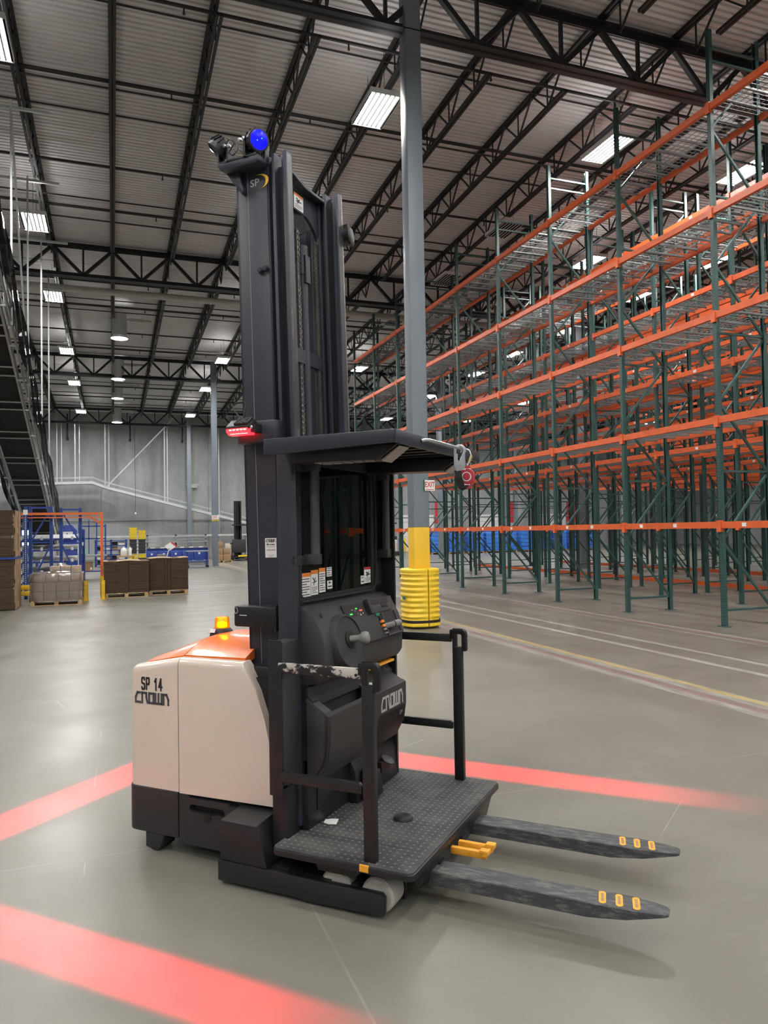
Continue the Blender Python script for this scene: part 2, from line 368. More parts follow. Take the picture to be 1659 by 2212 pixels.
# ------------------------------------------------------------------ building shell
X0, X1, Y0, Y1 = -16.0, 52.0, -20.0, 57.3
def roof_z(y): return 12.0 - 0.0315 * (y - 12.4)          # top of the girders
def floor_material():
    m = bpy.data.materials.new('polished_concrete'); m.use_nodes = True
    nt = m.node_tree; b = nt.nodes['Principled BSDF']
    N, Lk = nt.nodes.new, nt.links.new
    tc = N('ShaderNodeTexCoord'); sp = N('ShaderNodeSeparateXYZ'); Lk(tc.outputs['Object'], sp.inputs[0])
    def noise(scale, det=6, rough=0.6, st=None):
        n = N('ShaderNodeTexNoise'); n.inputs['Scale'].default_value = scale; n.inputs['Detail'].default_value = det; n.inputs['Roughness'].default_value = rough
        if st: mp = N('ShaderNodeMapping'); mp.inputs['Scale'].default_value = st; Lk(tc.outputs['Object'], mp.inputs[0]); Lk(mp.outputs[0], n.inputs['Vector'])
        else: Lk(tc.outputs['Object'], n.inputs['Vector'])
        return n.outputs['Fac']
    def mth(op, a, b_=None):
        n = N('ShaderNodeMath'); n.operation = op
        for i, v in enumerate((a, b_)):
            if v is None: continue
            if isinstance(v, (int, float)): n.inputs[i].default_value = v
            else: Lk(v, n.inputs[i])
        return n.outputs[0]
    def rng(v, a, b_, c, d):
        n = N('ShaderNodeMapRange'); Lk(v, n.inputs[0])
        for i, q in enumerate((a, b_, c, d)): n.inputs[i + 1].default_value = q
        return n.outputs[0]
    def mixc(fac, A, B):
        n = N('ShaderNodeMix'); n.data_type = 'RGBA'
        for k, v in (('Factor', fac), ('A', A), ('B', B)):
            if isinstance(v, tuple): n.inputs[k].default_value = (*v, 1)
            elif isinstance(v, float): n.inputs[k].default_value = v
            else: Lk(v, n.inputs[k])
        return n.outputs['Result']
    base = mixc(rng(noise(0.35, 8, 0.7), 0.32, 0.68, 0, 1), (0.138, 0.130, 0.106), (0.188, 0.180, 0.152))
    base = mixc(rng(noise(5, 8, 0.75), 0.42, 0.75, 0, 0.25), base, (0.122, 0.113, 0.09))
    base = mixc(rng(noise(0.9, 5, 0.6, (0.4, 1.6, 1)), 0.50, 0.85, 0, 0.35), base, (0.225, 0.218, 0.19))
    # painted lines along the racks, worn; (x, half width, colour, wear threshold)
    wear = noise(3.0, 10, 0.75, (6, 0.7, 1))
    def line(base, axis, c, hw, col, w0, w1):
        d = mth('LESS_THAN', mth('ABSOLUTE', mth('SUBTRACT', sp.outputs[axis], c)), hw)
        return mixc(mth('MULTIPLY', d, rng(wear, w0, w1, 0, 0.9)), base, col)
    for x, hw, col, w0, w1 in FLOOR_LINES: base = line(base, 0, x, hw, col, w0, w1)
    for y, hw, col, w0, w1 in FLOOR_LINES_Y: base = line(base, 1, y, hw, col, w0, w1)
    # saw-cut joints
    j = None
    for ax, off, step in ((0, -1.525, 4.77), (1, 2.0, 4.77)):
        d = mth('LESS_THAN', mth('ABSOLUTE', mth('SUBTRACT', mth('FRACT', mth('MULTIPLY', mth('SUBTRACT', sp.outputs[ax], off), 1 / step)), 0.5)), 0.006 / step)
        j = d if j is None else mth('MAXIMUM', j, d)
    base = mixc(mth('MULTIPLY', j, rng(noise(2.0, 6), 0.35, 0.65, 0.1, 0.5)), base, (0.31, 0.30, 0.27))
    # fine scratches
    v = N('ShaderNodeTexVoronoi'); v.feature = 'DISTANCE_TO_EDGE'; v.inputs['Scale'].default_value = 0.42; Lk(tc.outputs['Object'], v.inputs['Vector'])
    sc = mth('MULTIPLY', mth('LESS_THAN', v.outputs['Distance'], 0.0012), rng(noise(1.1), 0.52, 0.62, 0, 0.4))
    base = mixc(sc, base, (0.46, 0.45, 0.42))
    Lk(base, b.inputs['Base Color'])
    Lk(rng(noise(1.2, 3, 0.5), 0.3, 0.7, 0.30, 0.40), b.inputs['Roughness'])
    b.inputs['Specular IOR Level'].default_value = 0.55
    return m
GR, PK, YL, DK = (0.34, 0.33, 0.30), (0.22, 0.13, 0.125), (0.42, 0.31, 0.08), (0.12, 0.115, 0.10)
FLOOR_LINES = [(5.90, 0.12, GR, 0.36, 0.62), (5.95, 0.05, YL, 0.36, 0.56), (5.60, 0.10, GR, 0.38, 0.62), (5.69, 0.05, PK, 0.30, 0.50), (7.06, 0.07, GR, 0.30, 0.50), (7.00, 0.02, DK, 0.25, 0.45), (7.62, 0.07, GR, 0.30, 0.52), (7.68, 0.03, DK, 0.25, 0.45), (9.0, 0.05, PK, 0.30, 0.5), (9.12, 0.04, GR, 0.30, 0.5), (8.8, 0.03, GR, 0.35, 0.55)]
FLOOR_LINES_Y = [(25.6, 0.06, (0.5, 0.5, 0.46), 0.2, 0.4), (24.9, 0.06, (0.5, 0.5, 0.46), 0.2, 0.4), (22.6, 0.05, (0.45, 0.45, 0.41), 0.3, 0.5), (21.8, 0.04, (0.4, 0.4, 0.37), 0.35, 0.55)]
M_floor = floor_material()
struct(MB().box(X0, X1, Y0, Y1, -0.3, 0.0).build('floor', M_floor), 'polished grey concrete warehouse floor with worn painted lines')

def wall_material():
    m = mat('tilt_up_concrete', (0.42, 0.43, 0.42), 0.8, bump=0.15, bscale=8)
    nt = m.node_tree; b = nt.nodes['Principled BSDF']; N, Lk = nt.nodes.new, nt.links.new
    tc = N('ShaderNodeTexCoord')
    n1 = N('ShaderNodeTexNoise'); n1.inputs['Scale'].default_value = 0.35; n1.inputs['Detail'].default_value = 9; n1.inputs['Roughness'].default_value = 0.7
    mp = N('ShaderNodeMapping'); mp.inputs['Scale'].default_value = (1.6, 1, 0.6); Lk(tc.outputs['Object'], mp.inputs[0]); Lk(mp.outputs[0], n1.inputs['Vector'])
    cr = N('ShaderNodeValToRGB'); cr.color_ramp.elements[0].position = 0.3; cr.color_ramp.elements[0].color = (0.21, 0.225, 0.225, 1); cr.color_ramp.elements[1].position = 0.72; cr.color_ramp.elements[1].color = (0.44, 0.455, 0.45, 1)
    Lk(n1.outputs['Fac'], cr.inputs[0]); Lk(cr.outputs[0], b.inputs['Base Color'])
    return m
M_wall = wall_material()
# back wall: a row of tilt-up panels with open joints
wb = thing('wall_back', 'grey tilt-up concrete end wall of the warehouse', 'wall', (0, Y1, 0)); struct(wb)
del wb['category']
px = X0
while px < X1 - 0.1:
    q = min(px + 7.6, X1)
    MB().box(px + 0.012, q - 0.012, 0, 0.25, 0, 12.4).build('wall_panel', M_wall, wb)
    px = q
MB().box(X0, X1, 0.06, 0.3, 0, 12.5).build('wall_core', M_grey, wb)
struct(MB().box(X0 - 0.3, X0, Y0, Y1, 0, 14).build('wall_left', M_wall), 'grey concrete side wall')
struct(MB().box(X1, X1 + 0.3, Y0, Y1, 0, 14).build('wall_right', M_wall), 'grey concrete side wall beyond the racks')
struct(MB().box(X0, X1, Y0 - 0.3, Y0, 0, 14).build('wall_front', M_wall), 'grey concrete wall at the near end')
# corrugated roof deck, ribs across the joists
rd = MB(); pitch = 0.152; y = Y0; prof = []
while y < Y1 + 0.1:
    prof += [(y, 0), (y + 0.088, 0), (y + 0.097, 0.05), (y + 0.143, 0.05)]; y += pitch
vs = []; fs = []
for yy, h in prof:
    z = roof_z(yy) + 0.12 + h; vs += [(X0, yy, z), (X1, yy, z)]
for i in range(len(prof) - 1): fs.append((2 * i, 2 * i + 1, 2 * i + 3, 2 * i + 2))
rd.add(vs, fs)
M_deck = mat('white_roof_deck', (0.63, 0.615, 0.61), 0.5, var=0.08, vscale=0.6)
struct(rd.build('ceiling', M_deck), 'off-white corrugated steel roof deck')

# girders across the building on the column lines
GY = [-16.2, -1.9, 12.4, 26.7, 41.0, 55.3]
COLX = [-8.28, 5.2, 18.68, 32.16, 45.64]
GD = 1.12
def girder(y):
    zt = roof_z(y); zb = zt - GD
    g = thing('roof_girder', 'dark steel truss girder under the roof', 'girder', (0, y, 0), kind='structure', group='roof girders'); del g['category']
    b = MB()
    for s_ in (-1, 1): b.box(X0, X1, s_ * 0.02 + (-0.13 if s_ < 0 else 0), s_ * 0.02 + (0 if s_ < 0 else 0.13), zt - 0.02, zt); b.box(X0, X1, s_ * 0.02 - 0.012, s_ * 0.02 + 0.012, zt - 0.15, zt)
    b.build('top_chord', M_roofsteel2, g)
    b = MB()
    for s_ in (-1, 1): b.box(X0, X1, s_ * 0.02 + (-0.13 if s_ < 0 else 0), s_ * 0.02 + (0 if s_ < 0 else 0.13), zb, zb + 0.02); b.box(X0, X1, s_ * 0.02 - 0.012, s_ * 0.02 + 0.012, zb, zb + 0.15)
    b.build('bottom_chord', M_roofsteel2, g)
    st = 1.87; n = int((X1 - X0) / st)
    dv = MB().bar((0, 0, 0.1), (0, 0, GD - 0.1), 0.07, 0.06).mesh('vertical', M_roofsteel2)
    d1 = MB().bar((0, 0, GD - 0.1), (st / 2, 0, 0.08), 0.10, 0.10, (0, 1, 0)).mesh('diagonal', M_roofsteel2)
    d2 = MB().bar((st / 2, 0, 0.08), (st, 0, GD - 0.1), 0.10, 0.10, (0, 1, 0)).mesh('diagonal', M_roofsteel2)
    for i in range(n):
        x = 0.05 + (i - 8) * st
        if x < X0 or x + st > X1 or (y < 0 and i % 2): continue
        link('web_diagonal', d1, g, loc=(x, 0, zb)); link('web_diagonal', d2, g, loc=(x, 0, zb)); link('web_vertical', dv, g, loc=(x + st / 2, 0, zb))
    return g
for y in GY: girder(y)
# open-web joists along the building, resting on the girders
def joist_meshes(y0, y1):
    n = 11; D = 0.72; st = (y1 - y0) / n
    zf = lambda y: roof_z(y) + 0.115
    top = MB(); bot = MB(); web = MB()
    for s_ in (-0.045, 0.045):
        top.bar((s_, y0, zf(y0) - 0.04), (s_, y1, zf(y1) - 0.04), 0.06, 0.075)
        bot.bar((s_ * .9, y0 + st * 0.95, zf(y0 + st) - D), (s_ * .9, y1 - st * 0.95, zf(y1 - st) - D), 0.055, 0.06)
    for i in range(n):
        a = y0 + i * st; m_ = a + st / 2; e = a + st
        web.bar((0, a, zf(a) - 0.05), (0, m_, zf(m_) - D if 0 < i < n - 1 else zf(m_) - D * .98), 0.035, 0.035)
        web.bar((0, m_, zf(m_) - D), (0, e, zf(e) - 0.05), 0.035, 0.035)
        web.bar((0, m_, zf(m_) - D), (0, m_, zf(m_) - 0.05), 0.028, 0.028)
    bot.xf(lambda x, y, z: (x, y, z))
    return top.mesh('top_chord', M_roofsteel), bot.mesh('bottom_chord', M_roofsteel), web.mesh('web', M_roofsteel)
SPANS = [(GY[i], GY[i + 1]) for i in range(len(GY) - 1)]
JX = [0.05 + 1.87 * k for k in range(-8, 28)]
for (ya, yb) in SPANS:
    t_, b_, w_ = joist_meshes(ya, yb)
    for x in JX:
        if x < X0 + 0.3 or x > X1 - 0.3: continue
        if yb < 0 and (x < -10 or x > 24): continue
        j = thing('roof_joist', 'dark open-web steel joist under the roof deck', 'joist', (x, 0, 0), kind='structure', group='roof joists'); del j['category']
        link('top_chord', t_, j); link('bottom_chord', b_, j); link('web', w_, j, kind='stuff')
# sprinkler branch lines and bracing rods across the joists
def pipe(y, dz, r, m, nm='sprinkler_pipe', hangers=True, n=8):
    z = roof_z(y) - dz
    o = MB().cyl((X0, y, z), (X1, y, z), r, n).build(nm, m, smooth=40)
    tag(o, {'sprinkler_pipe': 'dark sprinkler pipe running across the roof joists', 'bridging_rod': 'thin dark bridging rod across the roof joists', 'drain_pipe': 'thick pale pipe running across under the joists'}[nm], 'pipe', kind='structure', group=nm.replace('_', ' ') + 's under the roof'); del o['category']
    if nm == 'sprinkler_pipe':
        h = MB(); 
        h.cyl((0, 0, -0.02), (0, 0, -0.13), 0.018, 6).cyl((0, 0, -0.13), (0, 0, -0.15), 0.03, 6)
        hm = h.mesh('sprinkler_head', M_pipe); x = X0 + 1.3
        while x < 24: link('sprinkler_head', hm, o, loc=(x, y, z)); x += 3.2
    return o
for y, dz, r in ((13.9, 0.42, 0.035), (17.0, 0.18, 0.045), (20.3, 0.42, 0.035), (23.4, 0.18, 0.045), (28.9, 0.42, 0.035), (32.0, 0.3, 0.045), (35.2, 0.42, 0.035), (38.4, 0.3, 0.045), (43.4, 0.4, 0.04), (46.4, 0.4, 0.04), (49.5, 0.4, 0.04), (52.5, 0.4, 0.04), (8.5, 0.3, 0.04), (5.0, 0.3, 0.04)):
    pipe(y, dz, r, M_pipe)
for y, dz in ((14.8, 0.0), (16.6, 0.58), (18.6, 0.0), (21.9, 0.58), (24.6, 0.0), (30.4, 0.58), (33.6, 0.0), (36.8, 0.58), (44.9, 0.5), (48.0, 0.5), (51.0, 0.5), (10.6, 0.0)):
    pipe(y, dz, 0.022, M_pipe, 'bridging_rod', n=6)
pipe(28.2, 1.0, 0.12, M_pipewhite, 'drain_pipe', n=14)

# columns
def column(x, y, label, yellow=False):
    c = thing('column', label, 'column', (x, y, 0), kind='structure'); del c['category']
    zt = roof_z(y) - 0.02
    MB().box(-0.15, 0.15, -0.15, 0.15, 1.8 if yellow else 0, zt).build('shaft', M_column, c, bevel=0.012)
    if yellow: MB().box(-0.152, 0.152, -0.152, 0.152, 0.0, 1.8).build('yellow_painted_base', M_yellow, c, bevel=0.012)
    MB().box(-0.18, 0.18, -0.18, 0.18, 0, 0.025).build('base_plate', M_column, c)
    return c
for x in COLX:
    for y in GY:
        if x == 5.2 and y == 12.4: column(5.2, 12.4, 'square grey steel column with yellow painted base beside the order picker', True)
        elif y > 0 or x in (-8.28, 32.16): column(x, y, {41.0: 'grey steel column with an exit sign in front of the back wall', 55.3: 'slim grey steel column close to the back wall'}.get(y, 'grey steel column standing among the racks') if x == 5.2 else 'grey steel column standing among the racks')

# exit signs on the columns
def exit_sign(x, y, z, w, h, label, green=False, under=None):
    t = thing('exit_sign', label, 'sign', (x, y, z))
    MB().box(-w / 2, w / 2, -0.012, 0.0, -h / 2, h / 2).build('panel', M_paper, t)
    if green: MB().box(-w / 2 - 0.012, -w / 2, -0.02, w * .9, -h / 2, h / 2).build('side_panel', M_signgreen, t)
    place(text_mesh('EXIT', h * .72, M_wornred, 0.0025, sx=0.68), 'lettering', (0, -0.0135, h * .06), (1, 0, 0), (0, 0, 1), t)
    MB().box(-w * .42, w * .42, -0.0135, -0.012, -h * .42, -h * .36).build('underline', M_wornred, t)
    if under:
        MB().box(-w / 2, w / 2, -0.012, 0, -h / 2 - h * .32, -h / 2 - .01).build('arrow_panel', M_toteyel, t)
        b = MB(); b.bar((-w * .3, -.0135, -h * .66), (w * .3, -.0135, -h * .66), .002, h * .07); b.bar((w * .15, -.0135, -h * .58), (w * .33, -.0135, -h * .66), .002, h * .05); b.bar((w * .15, -.0135, -h * .74), (w * .33, -.0135, -h * .66), .002, h * .05)
        b.build('arrow', M_ink, t)
    return t
exit_sign(5.36, 12.24, 2.55, 0.2, 0.19, 'white and red exit sign on the grey column behind the order picker', True)
exit_sign(5.2, 40.84, 2.62, 0.36, 0.24, 'small exit sign with yellow arrow on the far grey column', under=True)

# moulded yellow column protector: two halves strapped round the column
def protector():
    t = thing('column_protector', 'ribbed yellow plastic column guard strapped round the column base', 'column guard', (5.2, 12.4, 0))
    def half(a0, a1, nm):
        b = MB(); nr, na = 57, 22; vs = []; r0 = 0.345
        for k in range(nr):
            z = 0.03 + 1.03 * k / (nr - 1); rib = 0.5 + 0.5 * math.cos(k / (nr - 1) * 11 * 2 * PI)
            for i in range(na):
                t_ = a0 + (a1 - a0) * i / (na - 1); edge = min(1, min(i, na - 1 - i) / 2.5)
                r = r0 - 0.03 * (1 - rib) * edge * (1 if 0.1 < z < 1.0 else 0)
                if k in (0, nr - 1): r -= 0.03
                # squarish plan
                c, s_ = math.cos(t_), math.sin(t_); q = 1 / (abs(c) ** 4 + abs(s_) ** 4) ** 0.25
                vs.append((c * r * (0.55 + .45 * q), s_ * r * (0.55 + .45 * q), z))
        for k in range(nr):
            z = 0.03 + 1.03 * k / (nr - 1)
            for i in range(na):
                t_ = a0 + (a1 - a0) * i / (na - 1); c, s_ = math.cos(t_), math.sin(t_); m_ = 0.165 / max(abs(c), abs(s_)); vs.append((c * m_, s_ * m_, z))
        o = nr * na; fs = []
        for k in range(nr - 1):
            for i in range(na - 1):
                a = k * na + i; fs.append((a, a + 1, a + na + 1, a + na)); fs.append((a + o, a + o + na, a + o + na + 1, a + o + 1))
            for i in (0, na - 1): a = k * na + i; fs.append((a, a + na, a + na + o, a + o))
        for i in range(na - 1):
            for k in (0, nr - 1): a = k * na + i; fs.append((a, a + 1, a + 1 + o, a + o))
        b.add(vs, fs); b.build(nm, M_yelguard, t, smooth=50)
    g = 0.035
    a_s = math.radians(-86)
    half(a_s + g, a_s + PI - g, 'guard_half'); half(a_s + PI + g, a_s + 2 * PI - g, 'guard_half')
    p = []
    for i in range(41):
        t_ = 2 * PI * i / 40; c, s_ = math.cos(t_), math.sin(t_); q = 1 / (abs(c) ** 4 + abs(s_) ** 4) ** 0.25; r = 0.348 * (0.55 + .45 * q); p.append((c * r, s_ * r, 0.13))
    b = MB(); vs = []; 
    for x, y, z in p: vs += [(x, y, z - .022), (x, y, z + .022), (x * .96, y * .96, z + .022), (x * .96, y * .96, z - .022)]
    b.add(vs, [(4 * i + j, 4 * i + 4 + j, 4 * i + 4 + (j + 1) % 4, 4 * i + (j + 1) % 4) for i in range(40) for j in range(4)])
    b.build('strap', M_darkpl, t)
    MB().box(-.36, -.34, -.16, -.06, .52, .57).build('green_tag', M_signgreen, t)
protector()
# ------------------------------------------------------------------ ceiling lights
def fixture_mesh():
    b = MB(); b.box(-0.33, 0.33, -0.62, 0.62, 0.05, 0.10); b.box(-0.335, -0.325, -0.62, 0.62, 0, 0.1); b.box(0.325, 0.335, -0.62, 0.62, 0, 0.1); b.box(-.33, .33, -.625, -.6, 0, .1); b.box(-.33, .33, .6, .625, 0, .1)
    return b.mesh('housing', M_reflect)
FH = fixture_mesh()
def tube_mesh(m):
    b = MB(); r = 0.022; vs = []
    for y in (-0.58, 0.58):
        for a in (180, 240, 300, 360): vs.append((r * math.cos(math.radians(a)), y, r * math.sin(math.radians(a)) + 0.03))
    b.add(vs, [(0, 1, 5, 4), (1, 2, 6, 5), (2, 3, 7, 6), (0, 4, 7, 3)]); return b.mesh('tube', m)
FT, FTO = tube_mesh(M_tube), tube_mesh(M_tubeoff)
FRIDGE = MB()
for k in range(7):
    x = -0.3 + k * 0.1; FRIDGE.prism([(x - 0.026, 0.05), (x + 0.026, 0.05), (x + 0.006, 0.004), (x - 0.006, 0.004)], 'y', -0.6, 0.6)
UP = MB().add([(-0.10, -0.017, 0.1015), (0.10, -0.017, 0.1015), (0.10, 0.017, 0.1015), (-0.10, 0.017, 0.1015)], [(0, 1, 2, 3)]).mesh('added_uplight', M_tube)  # glowing strip added on the housing top to brighten the roof deck
FR = FRIDGE.mesh('dark_gap_wedge', M_tubegap)  # added wedges, coloured black to darken the gaps between the tubes
HANG = MB().cyl((0, 0, 0.1), (0, 0, 1.0), 0.006, 5).mesh('hanger', M_pipe)
def light(x, y, z, label, lit=True, group='high-bay lights'):
    zz = min(10.6 if 'racks' in group else 10.3, roof_z(y) - 0.95); k_ = (zz - 1.75) / (z - 1.75); x, y, z = x * k_, y * k_, zz
    t = thing('ceiling_light', label, 'ceiling light', (x, y, z), group=group)
    link('housing', FH, t); link('dark_gap_wedge', FR, t); 
    for sy in (-0.49, 0.49):
        link('hanger', HANG, t, loc=(0, sy, 0))
        if lit: link('added_uplight', UP, t, loc=(0, sy, 0))
    for k in range(6): link('lamp_tube', FT if lit else FTO, t, loc=(-0.25 + 0.1 * k, 0, 0))
    return t
LZ = lambda y: roof_z(y) - 1.55
VIS = {(-1.9, 14.0): 'bright tube light at the left edge of the photo, nearest the camera', (5.05, 14.1): 'bright six-tube high-bay light beside the grey column top', (-1.9, 22.0): 'lit tube light just right of the white conveyor struts, upper left'}
for y in (14.0, 22.0, 28.7, 36.6, 43.6, 52.7):
    z = 10.3 if y < 30 else 10.3 - 0.0315 * (y - 30) * 0.5
    for x in (-1.95, 5.1):
        if x == 5.1 and y in (28.7,): pass
        light(x, y, z, 'lit high-bay light in the row %s, %s from the camera' % ('above the inclined conveyor' if x < 0 else 'along the column line', {14.0: 'nearest', 22.0: 'second', 28.7: 'third', 36.6: 'fourth', 43.6: 'fifth', 52.7: 'farthest'}[y]))
    light(-9.0, y, z, 'lit high-bay light left of the inclined conveyor, %s from the camera' % {14.0: 'nearest', 22.0: 'second', 28.7: 'third', 36.6: 'fourth', 43.6: 'fifth', 52.7: 'farthest'}[y], group='high-bay lights beyond the left edge')
CNT = {}; ORD = 'first second third fourth fifth sixth seventh eighth ninth tenth'.split(); WHERE = {10.6: 'over the nearest rack row', 11.5: 'past the nearest rack row', 12.3: 'over the first rack aisle', 14.5: 'over the third rack row', 18.4: 'over the fourth rack row', 19.3: 'beyond the fourth rack row', 26: 'deep over the sixth rack row', 34: 'far to the right behind the racks', 42: 'farthest right behind the racks'}
RL = [(10.6, 13.8, True), (10.6, 18.5, False), (10.8, 22.9, False), (10.9, 28.2, False), (12.3, 37.0, True), (12.3, 44.5, True), (14.5, 13.7, True), (14.5, 20.0, True), (18.4, 18.7, True), (18.4, 22.5, True), (18.5, 27.4, True), (18.5, 31.8, True), (18.9, 36.5, True), (19.2, 43.5, True), (19.8, 53.2, True), (26, 16, True), (26, 22, True), (26, 29, True), (26, 36.6, True), (26.5, 44, True), (26.5, 52.5, True), (34, 22, True), (34, 33, True), (34, 44, True), (34, 52.5, True), (42, 30, True), (42, 50, True), (11.5, 52.5, True)]
for i, (x, y, l) in enumerate(RL):
    wk = min(WHERE, key=lambda q: abs(q - x)); CNT[wk] = CNT.get(wk, 0) + 1
    light(x, y, 10.3, ('lit' if l else 'unlit') + ' high-bay light %s, %s from the near end' % (WHERE[wk], ORD[CNT[wk] - 1]), l, 'lights over the racks' if l else 'unlit lights over the racks')
for x in (-9, -1.9, 5.1, 12.2, 19.3, 26.4):
    for y in (7.0, 0.0, -7.0, -14.5): light(x, y, 10.3, 'lit high-bay light overhead behind the camera', group='lights behind the camera')
# round tubular skylights
for k, (y, w) in enumerate(((32.6, 'nearest'), (41.2, 'second nearest'), (47.1, 'third nearest'), (56.0, 'farthest'))):
    z = 9.95 if y < 50 else 9.5
    y = y if y < 50 else 54.0
    t = thing('tubular_skylight', 'round lit skylight tube between the joists, %s of the row' % w, 'skylight', (0.3, y, z), group='row of tubular skylights')
    MB().cyl((0, 0, 0.03), (0, 0, 1.0), 0.30, 24, caps=False).build('tube', M_galv, t, smooth=40)
    MB().lathe([(0.02, -0.03), (0.2, -0.02), (0.335, 0.0), (0.335, 0.02)], n=24).build('lens', M_sky, t, smooth=50)
    MB().lathe([(0.34, -0.005), (0.36, 0.0), (0.36, 0.05), (0.31, 0.05)], n=24, caps=False).build('rim', M_galv, t)
    MB().box(-0.4, 1.3, 0.15, 0.35, 0.82, 0.9).build('mounting_frame', M_pipewhite, t)
    MB().box(0.42, 0.95, -0.1, 0.1, 0.72, 0.86).build('control_box', M_pipewhite, t)

# ------------------------------------------------------------------ pallet racking
PY0, PITCH, NB = 9.99, 2.54, 8
LEV = [1.75, 3.56, 5.38, 7.20, 9.04]
PW, PD, DEPTH, TOPZ = 0.080, 0.075, 1.07, 10.42
def post_mesh():
    b = MB()   # C section: front face with punch holes, two returns
    b.box(-PD / 2, -PD / 2 + 0.004, -PW / 2, PW / 2, 0.01, TOPZ)
    b.box(-PD / 2, PD / 2, -PW / 2, -PW / 2 + 0.004, 0.01, TOPZ); b.box(-PD / 2, PD / 2, PW / 2 - 0.004, PW / 2, 0.01, TOPZ)
    b.box(PD / 2 - 0.004, PD / 2, -PW / 2, -PW / 2 + 0.02, 0.01, TOPZ); b.box(PD / 2 - 0.004, PD / 2, PW / 2 - 0.02, PW / 2, 0.01, TOPZ)
    return b.mesh('post', M_green)
POST = post_mesh()
FOOT = MB().box(-0.075, 0.075, -0.09, 0.09, 0, 0.01).mesh('foot_plate', M_brace)
BRH = MB().bar((0, 0, 0), (DEPTH - 0.06, 0, 0), 0.04, 0.035).mesh('brace', M_brace)
def brd(up, h=1.18): return MB().bar((0, 0, 0.03 if up else h - .03), (DEPTH - 0.06, 0, h - .03 if up else 0.03), 0.04, 0.038).mesh('brace', M_brace)
BRD = [brd(True), brd(False)]
BLEN = PITCH - 0.085
def beam_mesh(m, h=0.115):
    b = MB(); b.box(-0.025, 0.025, 0, BLEN, -h / 2, h / 2); b.box(0.025, 0.045, 0, BLEN, -h / 2, h / 2 - 0.045)
    return b.mesh('beam', m)
BEAM = beam_mesh(M_beam)
CONN = MB().box(-0.045, -0.035, -0.045, 0.045, -0.12, 0.08).box(-0.045, 0.02, 0.035, 0.045, -0.12, 0.08).box(-0.045, 0.02, -0.045, -0.035, -0.12, 0.08).mesh('connector', M_beam)
STK = MB().box(-0.0285, -0.026, -0.045, 0.045, -0.03, 0.035).mesh('location_sticker', M_paper)
STKP = MB().box(-0.0292, -0.0285, -0.025, 0.025, -0.008, 0.014).mesh('sticker_print', M_ink)
def deck_mesh():
    b = MB(); w = BLEN / 2 - 0.03; r = 0.0042
    for k in range(2):
        y0 = 0.02 + k * (w + 0.03)
        for i in range(13): y = y0 + i * w / 12; b.bar((-0.03, y, 0.01), (DEPTH + 0.03, y, 0.01), r * 2, r * 2)
        for i in range(9): x = 0.02 + i * (DEPTH - 0.04) / 8; b.bar((x, y0, 0.018), (x, y0 + w, 0.018), r * 2, r * 2)
        for i in range(3): y = y0 + w * (0.18 + 0.32 * i); b.box(0.0, DEPTH, y - 0.018, y + 0.018, -0.03, 0.004)
    return b.mesh('wire_deck', M_wire)
DECK = deck_mesh()
def frame_mesh_joined():
    b = MB()
    for x in (0, DEPTH): b.box(x - PD / 2, x + PD / 2, -PW / 2, PW / 2, 0.0, TOPZ)
    return b
def rack_row(x, y0, nb, label, full, mirror=False, decks=True, stickers=0, floor_beam=False, topz=None, levels=None):
    """a row of selective racking; x = front posts, frames run to +x"""
    r = thing('pallet_rack', label, 'rack', (x, y0, 0), group='rows of pallet racking')
    for i in range(nb + 1):
        f = link('upright_frame', None, r, loc=(0, i * PITCH, 0))
        for s_, px_ in ((0, 0.0), (1, DEPTH)):
            p = link('post', POST, f, loc=(px_, 0, 0))
            if s_: p.rotation_euler = (0, 0, PI)
            link('foot_plate', FOOT, f, loc=(px_, 0, 0))
        if full:
            z = 0.28; k = 0
            while z < TOPZ - 0.3:
                if k % 3 != 1 or True: link('cross_brace', BRH, f, loc=(0.03, 0, z)) if k % 2 == 0 else None
                if z + 1.2 < TOPZ: link('diagonal_brace', BRD[(k + 1) % 2], f, loc=(0.03, 0, z))
                z += 1.2; k += 1
            link('cross_brace', BRH, f, loc=(0.03, 0, TOPZ - 0.3))
        else:
            b = MB(); z = 0.28; k = 0
            while z < TOPZ - 0.3:
                if k % 2 == 0: b.bar((0.03, 0, z), (DEPTH - .03, 0, z), .04, .035)
                if z + 1.2 < TOPZ: b.bar((0.03, 0, z + (1.15 if k % 2 == 0 else 0.03)), (DEPTH - .03, 0, z + (0.03 if k % 2 == 0 else 1.15)), .04, .038)
                z += 1.2; k += 1
            if i == 0: bm_ = b.mesh('bracing', M_brace); rack_row._b = bm_
            link('bracing', rack_row._b, f, kind='stuff')
    for i in range(nb):
        yb = i * PITCH + 0.0425
        for li, z in enumerate(levels or LEV):
            for s_, px_ in ((0, -0.03), (1, DEPTH + 0.03)):
                bo = link('beam', BEAM, r, loc=(px_, yb, z))
                if s_: bo.rotation_euler = (0, 0, PI); bo.location = (px_, yb + BLEN, z)
                if full and s_ == 0:
                    link('connector', CONN, bo, loc=(0, -0.0425, 0))
                if stickers and s_ == 0 and (li == 0 or stickers > 1):
                    for q in (0.42, 0.80) if li == 0 else (0.45,):
                        st = link('location_sticker', STK, bo, loc=(0, BLEN * q, 0))
            if decks and li > 0: link('wire_deck', DECK, r, loc=(0, yb, z + 0.02))
        if floor_beam: link('floor_beam', BEAM, r, loc=(DEPTH + .03, yb, 0.12))
    return r
rack_row(9.85, PY0 - PITCH, NB + 1, 'nearest row of green and orange pallet racking, facing the open floor', True, stickers=1)
rows = [(12.95, True, 2), (14.42, False, 0), (17.28, False, 2), (19.0, False, 0), (21.9, False, 0), (23.4, False, 0), (26.4, False, 0)]
